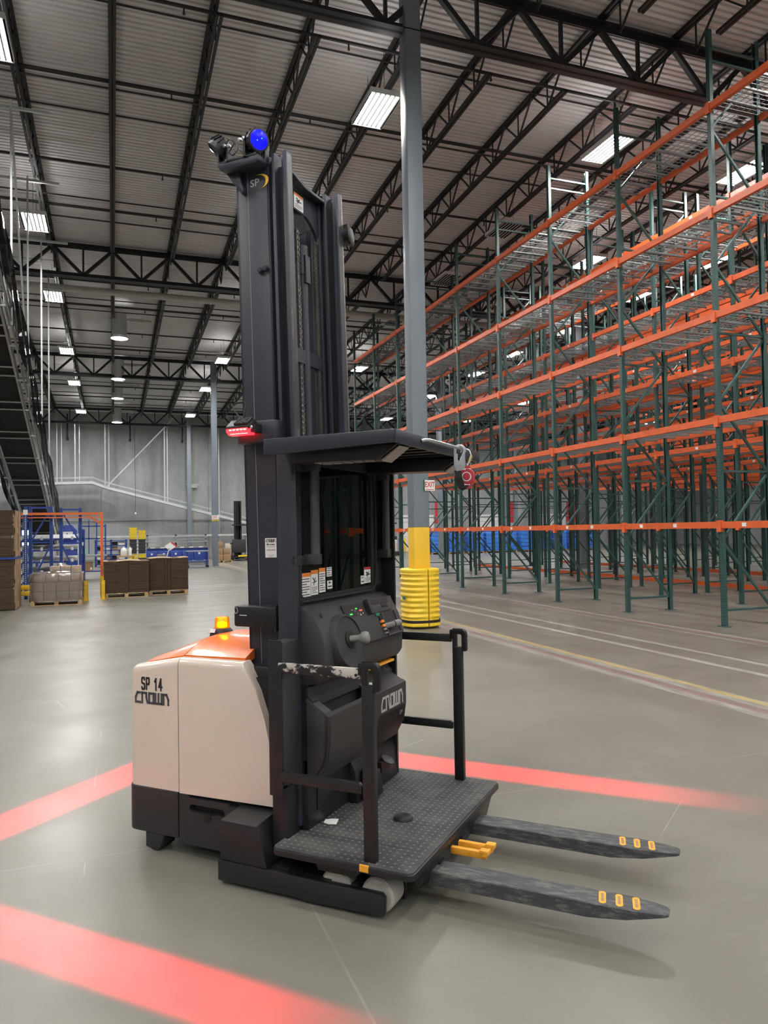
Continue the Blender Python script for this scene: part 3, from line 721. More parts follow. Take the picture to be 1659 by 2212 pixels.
names = ['second row of pallet racking, across the first narrow aisle', 'third row of racking, back to back with the second', 'fourth row of pallet racking, beyond the second aisle', 'fifth row of racking, back to back with the fourth', 'sixth row of pallet racking, deep among the racks', 'seventh row of pallet racking, deep among the racks', 'farthest visible row of pallet racking']
for i, (x, full, st) in enumerate(rows):
    y0 = PY0 + (0.1 if i < 2 else 0); nb = NB
    if i >= 4: y0 = PY0 + PITCH * 2; nb = NB - 2
    rack_row(x, y0 - (PITCH if i < 2 else 0), nb + (1 if i < 2 else 0), names[i], full, stickers=st, floor_beam=(i in (1, 3)), decks=(i < 5))
# ------------------------------------------------------------------ order picker truck (a = along the forks, b = across, z up)
TA = math.radians(-45.5); TO = (1.67, 3.49, 0)
T = thing('order_picker', 'black and cream order picker truck with orange hood, tall mast and low forks', 'order picker', TO, TA)
def lean(a, b, z): return (a - 0.0205 * (z - 1.4), b, z)
def P_(mb, name, m, parent=None, bevel=0.0, smooth=0, lean_=False, kind=None, bseg=2):
    if lean_: mb.xf(lean)
    return mb.build(name, m, T if parent is None else parent, smooth=smooth, bevel=bevel, bseg=bseg, kind=kind)
def rrect(x0, x1, y0, y1, r, n=5):
    p = []
    for cx, cy, a in ((x1 - r, y1 - r, 0), (x0 + r, y1 - r, 90), (x0 + r, y0 + r, 180), (x1 - r, y0 + r, 270)):
        for i in range(n + 1): t = math.radians(a + 90 * i / n); p.append((cx + r * math.cos(t), cy + r * math.sin(t)))
    return p
def stadium(x0, x1, y0, y1, n=8): return rrect(x0, x1, y0, y1, min(x1 - x0, y1 - y0) / 2 - 1e-4, n)

# --- power unit
def ztop(a): return 1.008 + 0.066 * min(1, max(0, (a + 1.835) / 0.39)) + 0.006 * (a + 1.44)
HB = 0.45
# rear shell (rounded in plan), top edge rolled in
def plan(a0, a1, hb, r, n=8):
    p = [(a1, -hb), (a1, hb)]
    for i in range(n + 1): t = math.radians(90 + 90 * i / n); p.append((a0 + r + r * math.cos(t), hb - r + r * math.sin(t)))
    for i in range(n + 1): t = math.radians(180 + 90 * i / n); p.append((a0 + r + r * math.cos(t), -hb + r + r * math.sin(t)))
    return p
def shell(a0, a1, hb, r, z0, ztopf, roll=0.045):
    b = MB(); rings = []; P0 = plan(a0, a1, hb, r)
    lv = [(0, 0.0)] + [(None, i / 5) for i in range(6)]
    n = len(P0)
    def ring(inset, zf):
        rr = max(0.02, r - inset)
        return [(a, bb, zf(a)) for a, bb in [(a1, -hb + inset), (a1, hb - inset)] + plan(a0 + inset, a1, hb - inset, rr)[2:]]
    vs = ring(0, lambda a: z0)
    k = 1
    for i in range(6):
        t = i / 5 * PI / 2; ins = roll * (1 - math.cos(t)); dz = roll * math.sin(t)
        vs += ring(ins, lambda a: ztopf(a) - roll + dz); k += 1
    fs = [(j * n + i, j * n + (i + 1) % n, (j + 1) * n + (i + 1) % n, (j + 1) * n + i) for j in range(k - 1) for i in range(n)]
    fs += [tuple(range(n)), tuple(range((k - 1) * n, k * n))]
    return b.add(vs, fs)
P_(shell(-1.835, -1.462, HB, 0.075, 0.345, ztop), 'rear_cover', M_cream, smooth=40)
# side covers with the swept front edge
side = [(-1.456, 0.34), (-0.832, 0.352), (-0.836, 0.48), (-0.858, 0.64), (-0.895, 0.79), (-0.945, 0.93), (-1.018, 1.055), (-1.035, 1.074), (-1.456, ztop(-1.456))]
for s_ in (-1, 1):
    b = MB(); n = len(side); vs = []; k = 0
    def ins(d): return [(a, z - (d if i >= 6 else 0)) for i, (a, z) in enumerate(side)]
    for i in range(6):
        t = i / 5 * PI / 2; d = 0.04 * (1 - math.sin(t)); o_ = HB - 0.04 * (1 - math.cos(t))
        vs += [(a, s_ * o_, z) for a, z in ins(d)]; k += 1
    vs += [(a, s_ * 0.37, z) for a, z in side]; k += 1
    fs = [(j * n + i, j * n + (i + 1) % n, (j + 1) * n + (i + 1) % n, (j + 1) * n + i) for j in range(k - 1) for i in range(n)] + [tuple(range(n)), tuple(range((k - 1) * n, k * n))]
    b.add(vs, fs); P_(b, 'side_cover', M_cream, smooth=30)
# dark core behind the covers
P_(MB().box(-1.60, -0.86, -0.40, 0.40, 0.10, 0.99), 'chassis', M_darkpl)
# hood in two pieces
def hoodz(a, b):
    e = 0.998 + 0.067 * min(1, max(0, (a + 1.81) / 0.365)) + 0.012 * max(0, a + 1.44)
    s_ = min(1, max(0, (a + 1.80) / 0.36)); s_ = s_ * s_ * (3 - 2 * s_)
    return e + 0.012 + (0.03 + 0.055 * s_) * (1 - abs(b / 0.40) ** 2.6)
def hood(a0, a1, nm, tip):
    na, nb_ = 16, 20; vs = []; b = MB()
    for i in range(na + 1):
        a = a0 + (a1 - a0) * i / na
        w = 0.392
        if tip: q = min(1, (a - a0 + 0.004) / 0.13); w = 0.392 * (0.72 + 0.28 * math.sqrt(1 - (1 - q) ** 2))
        for j in range(nb_ + 1): bb = -w + 2 * w * j / nb_; vs.append((a, bb, hoodz(a, bb * 0.392 / w * (1))))
    m_ = len(vs); vs += [(x, y, z - 0.05) for x, y, z in vs]; w_ = nb_ + 1; fs = []
    for i in range(na):
        for j in range(nb_): p = i * w_ + j; fs.append((p, p + 1, p + w_ + 1, p + w_))
    for i in range(na):
        for j in (0, nb_): p = i * w_ + j; fs.append((p, p + w_, p + w_ + m_, p + m_))
    for j in range(nb_):
        for i in (0, na): p = i * w_ + j; fs.append((p, p + 1, p + 1 + m_, p + m_))
    b.add(vs, fs); return P_(b, nm, M_orange, smooth=45)
hood(-1.80, -1.463, 'hood_rear', True)
hood(-1.457, -1.05, 'hood_front', False)
P_(MB().box(-1.06, -0.90, -0.38, 0.38, 0.9, 1.05), 'hood_end_seal', M_darkpl, bevel=0.02)
# amber beacon
bz = hoodz(-1.49, 0)
bc = P_(MB().lathe([(0.075, bz - 0.02), (0.072, bz + 0.004), (0.05, bz + 0.03), (0.045, bz + 0.034)], (-1.49, -0.02, 0), n=24), 'beacon', M_darkpl, smooth=40)
P_(MB().lathe([(0.047, bz + 0.03), (0.045, bz + 0.05), (0.041, bz + 0.092), (0.036, bz + 0.098), (0.001, bz + 0.099)], (-1.49, -0.02, 0), n=24), 'beacon_lens', M_amber, bc, smooth=50)
P_(MB().lathe([(0.02, bz + 0.034), (0.03, bz + 0.04), (0.03, bz + 0.06), (0.012, bz + 0.068)], (-1.49, -0.02, 0), n=14), 'beacon_bulb', M_amberlit, bc, smooth=50)
o = MB().box(-.02, .02, -.012, .012, 0, .0015).build('rating_label', M_paper, bc); o.matrix_basis = face_mat((-1.505, -0.092, bz + 0.022), (1, -0.05, 0), (0, 0.45, 1))
# cast skirt with fork-lift slot
P_(shell(-1.845, -1.462, HB + 0.006, 0.085, 0.10, lambda a: 0.343, 0.004), 'rear_bumper', M_skirt, smooth=40)
for s_ in (-1, 1):
    o_ = s_ * (HB + 0.004); i_ = s_ * (HB - 0.03)
    sp = [(-1.455, 0.075), (-1.05, 0.075), (-0.95, 0.10), (-0.95, 0.30), (-1.12, 0.315), (-1.13, 0.325), (-1.38, 0.325), (-1.40, 0.338), (-1.455, 0.338)]
    sk = P_(MB().holed(sp, [stadium(-1.385, -1.15, 0.252, 0.293)], 'y', o_, i_), 'side_skirt', M_skirt, smooth=30)
    P_(MB().box(-1.455, -0.96, s_ * (HB - 0.045), s_ * (HB - 0.032), 0.08, 0.33), 'slot_back', M_darkpl, sk)
    lk = MB().cyl((-1.262, o_ + s_ * 0.004, 0.232), (-1.262, o_, 0.232), 0.022, 16).box(-1.29, -1.235, o_ - s_ * .002, o_ + s_ * .006, 0.25, 0.262); P_(lk, 'lock', M_darkpl, sk)
    P_(MB().prism([(-1.70, 0.10), (-1.70, 0.015), (-1.62, 0.0), (-1.60, 0.015), (-1.56, 0.10)], 'y', s_ * 0.45, s_ * 0.33), 'stabiliser_foot', M_skirt, bevel=0.006)
P_(MB().cyl((-1.45, -0.06, 0.13), (-1.45, 0.06, 0.13), 0.13, 24), 'drive_wheel', M_rubber, smooth=40)
# numbers and emblem on the near cover
def wrap_rear(me, name, s0, z0, label, d=0.0014):
    bm = bmesh.new(); bm.from_mesh(me); bmesh.ops.subdivide_edges(bm, edges=[e for e in bm.edges if e.calc_length() > 0.02], cuts=2); ac, r_ = -1.76, 0.075
    for v in bm.verts:
        s_ = s0 + v.co.x; off = d + (0.0006 if v.co.z > 0 else 0); z = z0 + v.co.y
        if s_ >= ac: v.co = (s_, -HB - off, z)
        else: t = (ac - s_) / r_; v.co = (ac - (r_ + off) * math.sin(t), -HB + r_ - (r_ + off) * math.cos(t), z)
    bm.to_mesh(me); bm.free(); o = link(name, me, T); o['label'] = label; return o
def block_text(chars, h, w, gap, stroke, m):
    G = {'S': [[(1, .84), (.85, 1), (.15, 1), (0, .86), (0, .62), (.15, .53), (.85, .46), (1, .36), (1, .14), (.85, 0), (.15, 0), (0, .16)]], 'P': [[(0, 0), (0, 1), (.85, 1), (1, .88), (1, .6), (.85, .47), (0, .47)]], '1': [[(.2, .74), (.62, .98), (.62, 0)]], '4': [[(.72, 0), (.72, 1), (0, .3), (1.05, .3)]]}
    x = 0; ls = []
    for c in chars:
        if c == ' ': x += gap * 1.6; continue
        ls += [[(x + px_ * w, (py_ - .5) * h) for px_, py_ in l] for l in G[c]]; x += w + gap
    x -= gap; return strokes([[(a - x / 2, b_) for a, b_ in l] for l in ls], stroke, m)
wrap_rear(block_text('SP 14', 0.062, 0.019, 0.0145, 0.0105, M_ink), 'fleet_number', -1.645, 0.917, 'black fleet number SP 14')
wrap_rear(logo_mesh(0.245, M_logo, 0.066, 0.27), 'maker_emblem', -1.645, 0.838, 'dark grey CROWN lettering')

# --- outriggers with load wheels
for s_ in (-1, 1):
    B = lambda q: s_ * q
    og = P_(MB().prism([(-1.068, 0.018), (-0.60, 0.018), (-0.56, 0.010), (-0.152, 0.022), (-0.148, 0.10), (-0.165, 0.118), (-1.068, 0.118)], 'y', B(0.62), B(0.585)), 'outrigger', M_black, bevel=0.004)
    P_(MB().box(-1.068, -0.47, B(0.585), B(0.40), 0.095, 0.118).box(-0.47, -0.44, B(.585), B(.42), .02, .118), 'top_plate', M_black, og)
    P_(MB().box(-1.068, -0.13, B(0.43), B(0.40), 0.02, 0.11), 'inner_plate', M_black, og)
    P_(MB().box(-0.335, -0.30, B(0.585), B(0.43), 0.05, 0.12), 'axle_web', M_skirt, og, bevel=.004)
    for a in (-0.42, -0.205):
        P_(MB().lathe([(0.03, -0.068), (0.072, -0.066), (0.082, -0.055), (0.083, 0), (0.082, 0.055), (0.072, 0.066), (0.03, 0.068)], (a, B(0.507), 0.083), (0, 1, 0), 32), 'load_wheel', M_wheel, og, smooth=40)
    # weight block on the outrigger
    b = MB(); bo, bi = B(0.615), B(0.33)
    vs = [(-1.058, bo, .118), (-0.775, bo, .118), (-0.775, bi, .118), (-1.058, bi, .118), (-1.055, bo, .315), (-0.835, bo, .315), (-0.835, bi, .345), (-1.055, bi, .345)]
    b.add(vs, [(0, 1, 2, 3), (4, 5, 6, 7), (0, 1, 5, 4), (1, 2, 6, 5), (2, 3, 7, 6), (3, 0, 4, 7)])
    P_(b, 'outrigger_block', M_black, bevel=0.006)

# --- mast
def rail(s_):
    b0 = 0.31 * s_; bi = 0.25 * s_
    r = P_(MB().box(-1.088, -0.872, b0, b0 - s_ * 0.014, 0.15, 3.79).box(-1.088, -1.07, b0, bi, .15, 3.79).box(-0.89, -0.872, b0, bi - s_ * .03, 0.15, 3.79), 'mast_rail', M_mast, bevel=0.003, lean_=True)
    P_(MB().box(-1.0125, -1.0095, b0 + s_ * .0006, b0 - s_ * .002, 0.3, 3.76), 'rail_seam', M_grey, r, lean_=True)
    P_(MB().box(-0.853, -0.833, b0, b0 - s_ * .075, 0.15, 3.80), 'middle_rail', M_mast, bevel=0.002, lean_=True)
    P_(MB().box(-0.885, -0.80, b0 - s_ * .045, b0 - s_ * .06, .15, 3.74), 'groove_shade', M_darkpl, lean_=True)  # rail web coloured black to paint in the shade of the groove
    P_(MB().box(-0.783, -0.758, b0, b0 - s_ * .058, 0.15, 3.80).box(-0.80, -0.783, b0 - s_ * .04, b0 - s_ * .055, .15, 3.79), 'inner_rail', M_mast, bevel=0.002, lean_=True)
    P_(MB().box(-0.7578, -0.7572, b0 - s_ * .004, b0 - s_ * .054, 0.15, 3.79), 'worn_edge', M_mastworn, lean_=True)
    if s_ > 0: P_(MB().box(-0.772, -0.7569, b0 + .0005, b0 - .010, 0.15, 3.79), 'bright_edge', M_steel, lean_=True)
    return r
RN, RF = rail(-1), rail(1)
P_(MB().box(-0.885, -0.81, 0.285, 0.297, 0.15, 3.78), 'far_rail_web', M_mastworn, lean_=True)
P_(MB().box(-1.07, -0.90, -0.28, -0.265, 0.15, 3.6), 'near_rail_web', M_mast, lean_=True)
for a in (-1.0, -0.84, -0.82): pass
for bq in (-0.03, 0.175, 0.235):   # hose and chain guides inside the mast
    P_(MB().box(-0.93, -0.90, bq - 0.012, bq + 0.006, 0.2, 3.52 if bq < 0 else 3.66), 'inner_guide', M_mast, lean_=True)
P_(MB().cyl((-0.90, 0.055, 0.2), (-0.90, 0.055, 3.40), 0.031, 18), 'lift_cylinder', M_mast, lean_=True, smooth=40)
P_(MB().cyl((-0.90, 0.055, 3.25), (-0.90, 0.055, 3.42), 0.037, 18).box(-.875, -.86, .03, .08, 3.2, 3.36), 'cylinder_head', M_mast, lean_=True, smooth=40)
for bq in (0.20, -0.005):
    b = MB(); z = 1.2
    while z < 3.5:
        b.box(-0.905, -0.885, bq - 0.012, bq - 0.007, z, z + 0.022); b.box(-0.905, -0.885, bq + 0.007, bq + 0.012, z, z + 0.022); b.cyl((-0.895, bq - 0.012, z + 0.026), (-0.895, bq + 0.012, z + 0.026), 0.008, 6); z += 0.032
    P_(b, 'lift_chain', M_steel, lean_=True, kind='stuff')
# crosshead with arch, pulley and warning sticker
ch = [(-0.25, 3.80)] + [(-0.25 + 0.30 * i / 8, 3.80 - 0.075 * math.sin(i / 8 * PI / 2)) for i in range(1, 9)] + [(0.13, 3.735), (0.25, 3.75), (0.25, 3.50)] + [(0.245 - 0.16 * i / 8, 3.50 + 0.11 * math.sin(i / 8 * PI / 2)) for i in range(1, 9)] + [(-0.05, 3.61), (-0.25, 3.60)]
cr = P_(MB().prism(ch, 'x', -0.905, -0.885), 'crosshead', M_mast, bevel=0.003, lean_=True)
P_(MB().box(-0.905, -0.835, 0.02, 0.25, 3.735, 3.755).prism([(-0.25, 3.80), (0.02, 3.735), (0.02, 3.755), (-0.25, 3.82)], 'x', -.905, -.835), 'crosshead_flange', M_mast, cr, bevel=0.003, lean_=True)
P_(MB().lathe([(0.015, -0.03), (0.075, -0.03), (0.08, -0.024), (0.07, -0.012), (0.07, 0.012), (0.08, 0.024), (0.075, 0.03), (0.015, 0.03)], (-0.93, 0.02, 3.56), (1, -0.25, 0), 28), 'pulley', M_rubber, cr, smooth=40, lean_=True)
lo = lean(-0.8835, 0.01, 3.665); label_sheet(0.10, 0.09, T, lo, (0, 1, 0), (0, 0, 1), M_wornorange, 3, True)
P_(MB().box(-0.90, -0.88, -0.25, 0.25, 2.72, 2.8).box(-1.06, -1.03, -0.25, 0.25, 3.4, 3.6).box(-1.06, -1.03, -.25, .25, 1.0, 1.3), 'mast_tie', M_mast, lean_=True)
for dz, da in ((0, 0), (0.006, 0.034)): P_(MB().cyl((-0.936 + da, -0.31, 3.17 + dz), (-0.936 + da, -0.33, 3.17 + dz), 0.017, 6).cyl((-0.936 + da, -0.33, 3.17 + dz), (-0.936 + da, -0.334, 3.17 + dz), 0.012, 12), 'bolt', M_mast, RN, lean_=True)
# SP emblem
em = (-0.975, -0.3115, 3.672)
place(text_mesh('SP', 0.055, M_logolight, 0.001, sx=1.15), 'series_emblem', (em[0] - 0.035, em[1], em[2] - .012), (1, 0, 0.02), (0.02, 0, 1), T, 'silver SP lettering')
b = MB(); vs = []; n = 16
for i in range(n + 1):
    t = math.radians(-80 + 190 * i / n); w = 0.011 * math.sin(PI * i / n) ** 0.8
    vs += [(0.062 * math.cos(t), 0.04 * math.sin(t), 0), ((0.062 - w * 1.3) * math.cos(t) - w * .5, (0.04 - w * .6) * math.sin(t), 0)]
b.add(vs, [(2 * i, 2 * i + 2, 2 * i + 3, 2 * i + 1) for i in range(n)])
place(b.mesh('swoosh', M_yellowlogo), 'yellow_swoosh', (em[0] - 0.005, em[1] - .0008, em[2] - .010), (1, 0, 0.02), (0.02, 0, 1), T)
# dealer sticker on the mast
dl = lean(-0.93, -0.311, 1.67)
ds = MB().box(-.036, .036, -.052, .052, 0, .0012).build('dealer_sticker', M_paper, T); ds.matrix_basis = face_mat((-0.935, -0.311, 1.668), (1, 0, 0), (-0.0205, 0, 1)); ds['label'] = 'white sticker reading crown lift trucks'
o = link('emblem', logo_mesh(0.058, M_ink, 0.017, 0.26), ds); o.location = (0, .038, .0016)
o = link('print', text_mesh('lift trucks', 0.0135, M_ink, 0.0004), ds); o.location = (0, .018, .0012)
b = MB(); b.box(-.028, .028, .004, .0065, .0012, .0016).box(-.02, .02, -.04, -.038, .0012, .0016).box(-.012, .012, -.047, -.045, .0012, .0016); b.build('fine_print', M_grey, ds)
o = link('print', text_mesh('1/508-2050', 0.0125, M_grey, 0.0002), ds); o.location = (0, -.012, .0012)

# lamp bracket at the mast head: blue spot lamp and a second lamp facing back
BR = P_(MB().prism([(-0.925, 3.765), (-0.925, 3.735), (-0.94, 3.722), (-1.175, 3.73), (-1.195, 3.755), (-1.195, 3.83), (-1.18, 3.83), (-1.18, 3.775), (-1.14, 3.765)], 'y', -0.40, -0.30).box(-.935, -.92, -.34, -.30, 3.74, 3.86).prism([(-1.195, 3.76), (-1.075, 3.60), (-1.06, 3.62), (-1.1, 3.74)], 'y', -0.345, -0.30), 'lamp_bracket', M_mast, bevel=0.005)
P_(MB().box(-1.17, -0.94, -0.40, -0.33, 3.765, 3.775).box(-1.125, -1.115, -.41, -.34, 3.765, 3.85).box(-1.015, -1.0, -.41, -.34, 3.765, 3.87), 'lamp_mount', M_darkpl, BR)
def spot_lamp(c, d, nm, lens, core):
    c, d = Vector(c), Vector(d).normalized()
    l = P_(MB().lathe([(0.02, -0.07), (0.042, -0.062), (0.056, -0.03), (0.06, 0.0), (0.06, 0.014), (0.052, 0.016)], c, d, 28), nm, M_darkpl, BR, smooth=40)
    u = Vector((0, 0, 1)); sd = d.cross(u).normalized(); up = sd.cross(d); b = MB()
    for i in range(14):
        t = 2 * PI * i / 14; rad = sd * math.cos(t) + up * math.sin(t); b.bar(c + rad * 0.045 - d * 0.062, c + rad * 0.062 - d * 0.012, 0.004, 0.012, rad)
    return l, b, c, d
l, b, c, d = spot_lamp((-0.935, -0.385, 3.845), (0.80, -0.45, -0.22), 'blue_spot_lamp', None, None); b.build('cooling_fins', M_darkpl, BR, kind='stuff')
P_(MB().lathe([(0.0505, 0.0165), (0.035, 0.021), (0.001, 0.023)], c, d, 28), 'blue_lens', M_blueled, BR, smooth=60)
b = MB(); sd = d.cross(Vector((0, 0, 1))).normalized(); up = sd.cross(d)
for p, q in ((-.012, 0.008), (.012, -0.006)): b.lathe([(0.005, 0.021), (0.001, 0.0245)], c + sd * p + up * q, d, 10)
P_(b, 'led_core', M_blueled2, BR)
l, b, c, d = spot_lamp((-1.19, -0.40, 3.845), (-0.62, -0.35, -0.75), 'rear_spot_lamp', None, None); b.build('cooling_fins', M_darkpl, BR, kind='stuff')
P_(MB().lathe([(0.0505, 0.0165), (0.001, 0.022)], c, d, 28), 'dark_lens', M_glass, BR, smooth=60)
P_(MB().tube([(-1.135, -.40, 3.87), (-1.10, -.41, 3.88), (-1.06, -.41, 3.85), (-1.045, -.42, 3.80), (-1.07, -.425, 3.775), (-1.1, -.42, 3.80), (-1.07, -.41, 3.85), (-1.02, -.41, 3.79), (-.99, -.41, 3.76)], 0.0035, 6), 'lamp_cable', M_darkpl, BR, smooth=60)
for c in ((-1.13, -.42, 3.845), (-1.10, -.42, 3.838), (-1.0, -.42, 3.855), (-1.04, -.40, 3.865)): P_(MB().lathe([(0.001, 0.012), (0.010, 0.008), (0.011, 0.0), (0.006, -0.012)], c, (0, -1, 0), 10), 'bracket_nut', M_zinc, BR, smooth=50)
# small lamp on the far side of the mast head
fl = P_(MB().box(-.80, -.77, .31, .345, 3.50, 3.62).lathe([(.02, -.02), (.05, -.015), (.052, .02), (.045, .024)], (-.785, .345, 3.555), (1, .1, 0), 20), 'far_side_lamp', M_darkpl, smooth=40)

# red side lamps on square arms
def side_lamp(s_, a0=-1.02, lit=True):
    bo = s_ * 0.36
    ar = P_(MB().box(-1.085, -0.845, s_ * 0.31, s_ * 0.395, 2.225, 2.345), 'lamp_arm', M_mast, bevel=0.012)
    h = MB()
    h.prism([(s_ * 0.40, 2.30), (s_ * 0.40, 2.345), (s_ * 0.425, 2.350), (s_ * 0.475, 2.31), (s_ * 0.475, 2.292)], 'x', -1.10, -0.955)
    P_(h, 'red_lamp', M_darkpl, ar, bevel=0.004)
    f = MB()
    for i in range(9): a = -1.045 + i * 0.0105; f.bar((a, s_ * 0.43, 2.352), (a, s_ * 0.474, 2.318), 0.004, 0.014, (0, 0, 1))
    f.build('cooling_fins', M_darkpl, ar, kind='stuff')
    P_(MB().prism([(s_ * 0.405, 2.30), (s_ * 0.476, 2.298), (s_ * 0.478, 2.285), (s_ * 0.455, 2.266), (s_ * 0.415, 2.266)], 'x', -1.095, -0.96), 'red_lens', M_redled, ar)
    b = MB(); 
    for i in range(5): b.box(-1.075 + .023 * i, -1.06 + .023 * i, s_ * .4765, s_ * .4785, 2.287, 2.293)
    b.box(-1.08, -.97, s_ * .458, s_ * .462, 2.270, 2.274); P_(b, 'led_core', M_redled2, ar)
    P_(MB().box(-.955, -.925, s_ * .395, s_ * .455, 2.275, 2.318), 'lamp_bracket', M_darkpl, ar); P_(MB().lathe([(.001, .012), (.01, .007), (.006, -.005)], (-.945, s_ * .457, 2.30), (0, s_, 0), 10), 'bracket_nut', M_zinc, ar)
    P_(MB().tube([(-1.05, s_ * .41, 2.35), (-1.06, s_ * .41, 2.37), (-1.10, s_ * .40, 2.41), (-1.115, s_ * .39, 2.435), (-1.10, s_ * .38, 2.45), (-1.05, s_ * .38, 2.452), (-1.03, s_ * .39, 2.43), (-1.035, s_ * .40, 2.38), (-1.04, s_ * .41, 2.35)], .0045, 6), 'lamp_cable', M_darkpl, ar, smooth=60)
    return ar
side_lamp(-1); side_lamp(1)
rl = P_(MB().box(-1.20, -1.09, -0.05, 0.05, 2.30, 2.36), 'rear_red_lamp', M_darkpl, bevel=.006)
P_(MB().box(-1.19, -1.13, -0.045, 0.045, 2.285, 2.30), 'red_lens', M_redled, rl)
def line_lamp(loc, u0, uw, v0, vw, power, soft=0.35):
    """red LED line projector: the optics throw a soft-edged bar of light on the floor (u, v = direction components per unit of drop)"""
    ld = bpy.data.lights.new('red_line_lamp', 'SPOT'); ld.spot_size = math.radians(160); ld.spot_blend = 0.05; ld.energy = power; ld.color = (1.0, 0.0, 0.025); ld.shadow_soft_size = 0.012
    ld.use_nodes = True; nt = ld.node_tree; N, Lk = nt.nodes.new, nt.links.new
    em = next(n for n in nt.nodes if n.type == 'EMISSION')
    tc = N('ShaderNodeTexCoord'); sp = N('ShaderNodeSeparateXYZ'); Lk(tc.outputs['Normal'], sp.inputs[0])
    def mth(op, a, b_=None):
        n = N('ShaderNodeMath'); n.operation = op
        for i, v in enumerate((a, b_)):
            if v is None: continue
            if isinstance(v, (int, float)): n.inputs[i].default_value = v
            else: Lk(v, n.inputs[i])
        return n.outputs[0]
    az = mth('MAXIMUM', mth('ABSOLUTE', sp.outputs[2]), 0.05)
    def win(comp, c, w, sf):
        d = mth('ABSOLUTE', mth('SUBTRACT', mth('DIVIDE', comp, az), c)); n = N('ShaderNodeMapRange'); n.interpolation_type = 'SMOOTHERSTEP'
        Lk(d, n.inputs[0]); n.inputs[1].default_value = w * (1 - sf); n.inputs[2].default_value = w * (1 + sf); n.inputs[3].default_value = 1; n.inputs[4].default_value = 0
        return n.outputs[0]
    fac = mth('MULTIPLY', win(sp.outputs[0], u0, uw, soft if uw < vw else 0.6), win(sp.outputs[1], v0, vw, soft if vw < uw else 0.6))
    cos4 = mth('POWER', az, -3.0)     # line optics hold the bar's brightness even along its length
    Lk(mth('MULTIPLY', fac, cos4), em.inputs['Strength'])
    o = bpy.data.objects.new('red_line_lamp', ld); COL.objects.link(o); o.parent = T; o.location = loc
    return o
line_lamp((-1.02, -0.445, 2.262), -0.30, 0.62, -0.405, 0.062, 1900)
line_lamp((-1.02, 0.445, 2.262), 0.25, 0.62, 0.49, 0.068, 1700)
line_lamp((-1.16, 0.0, 2.282), -0.695, 0.075, 0.0, 0.75, 1900)
# blue spot and beacon throw a little light of their own
def small_point(loc, col, e, r, nm):
    ld = bpy.data.lights.new(nm, 'POINT'); ld.energy = e; ld.color = col; ld.shadow_soft_size = r; o = bpy.data.objects.new(nm, ld); COL.objects.link(o); o.parent = T; o.location = loc
small_point((-1.49, -0.02, bz + 0.09), (1, 0.5, 0.03), 0.6, 0.02, 'beacon_light')

# document box on the near mast side
db = P_(MB().box(-1.115, -0.852, -0.405, -0.312, 1.252, 1.362), 'document_box', M_darkpl, bevel=0.012)
P_(MB().box(-.864, -.848, -.40, -.312, 1.235, 1.372), 'box_end_plate', M_black, db, bevel=.004)
b = MB()
for i in range(16): t = 2 * PI * i / 16; t2 = 2 * PI * (i + 1) / 16; b.bar((.010 * math.cos(t) - 1.098, -.4058, .016 * math.sin(t) + 1.338), (.010 * math.cos(t2) - 1.098, -.4058, .016 * math.sin(t2) + 1.338), .001, .004, (0, 1, 0))
b.box(-1.075, -1.03, -.4065, -.4055, 1.312, 1.316); P_(b, 'chalk_mark', M_paper, db)

# --- operator compartment
for s_ in (-1, 1):
    q0, q1 = s_ * 0.452, s_ * 0.432
    P_(MB().box(-0.80 if s_ < 0 else -0.71, -0.686, q0, q1, 0.28, 2.16).box(-.70, -.686, q1, s_ * .40, .28, 2.16), 'side_post', M_mast if s_ < 0 else M_black, bevel=0.003)
for z in (2.08, 2.055, 1.62, 1.597): P_(MB().lathe([(.001, .004), (.007, .003), (.008, 0)], (-.705, -.453, z), (0, -1, 0), 10), 'screw', M_darkpl)
# window: rubber frame + tinted pane
wf = P_(MB().holed([(-0.43, 1.375), (0.535, 1.375), (0.535, 2.16), (-0.43, 2.16)], [rrect(-0.425, 0.415, 1.415, 2.10, 0.05)], 'x', -0.715, -0.685), 'window_frame', M_rubber, smooth=30)
P_(MB().box(-0.703, -0.699, -0.43, 0.43, 1.405, 2.12), 'window_pane', M_glass, wf)
P_(MB().tube([(-.68, .43, 2.10), (-.68, .445, 1.9), (-.68, .44, 1.5), (-.68, .43, 1.43), (-.68, .37, 1.392), (-.68, -.42, 1.392)], .008, 8), 'rubber_seal', M_rubber, wf, smooth=60)
for (y, z, w, h, hd, pic, ln) in ((-.355, 1.475, .105, .125, M_wornorange, False, 7), (-.262, 1.483, .072, .13, M_wornorange, True, 4), (-.182, 1.49, .066, .13, M_wornorange, False, 8), (-.425, 1.455, .03, .07, None, False, 2), (-.425, 1.53, .03, .05, None, True, 1), (-.425, 1.59, .03, .045, None, True, 1), (-.105, 1.53, .055, .05, None, False, 4), (-.1, 1.46, .055, .045, None, True, 1), (.29, 1.46, .04, .05, None, True, 1), (.365, 1.485, .10, .095, M_wornred, True, 3)):
    label_sheet(w, h, T, (-0.697, y, z), (0, 1, 0), (0, 0, 1), hd, ln, pic)
# wire mesh screen behind the pane, and its dark carriage plate
P_(MB().box(-0.755, -0.73, -0.42, -0.34, 0.3, 2.15), 'carriage_post', M_black)
P_(MB().box(-0.755, -0.73, -0.30, 0.30, 2.0, 2.15), 'carriage_plate', M_black)
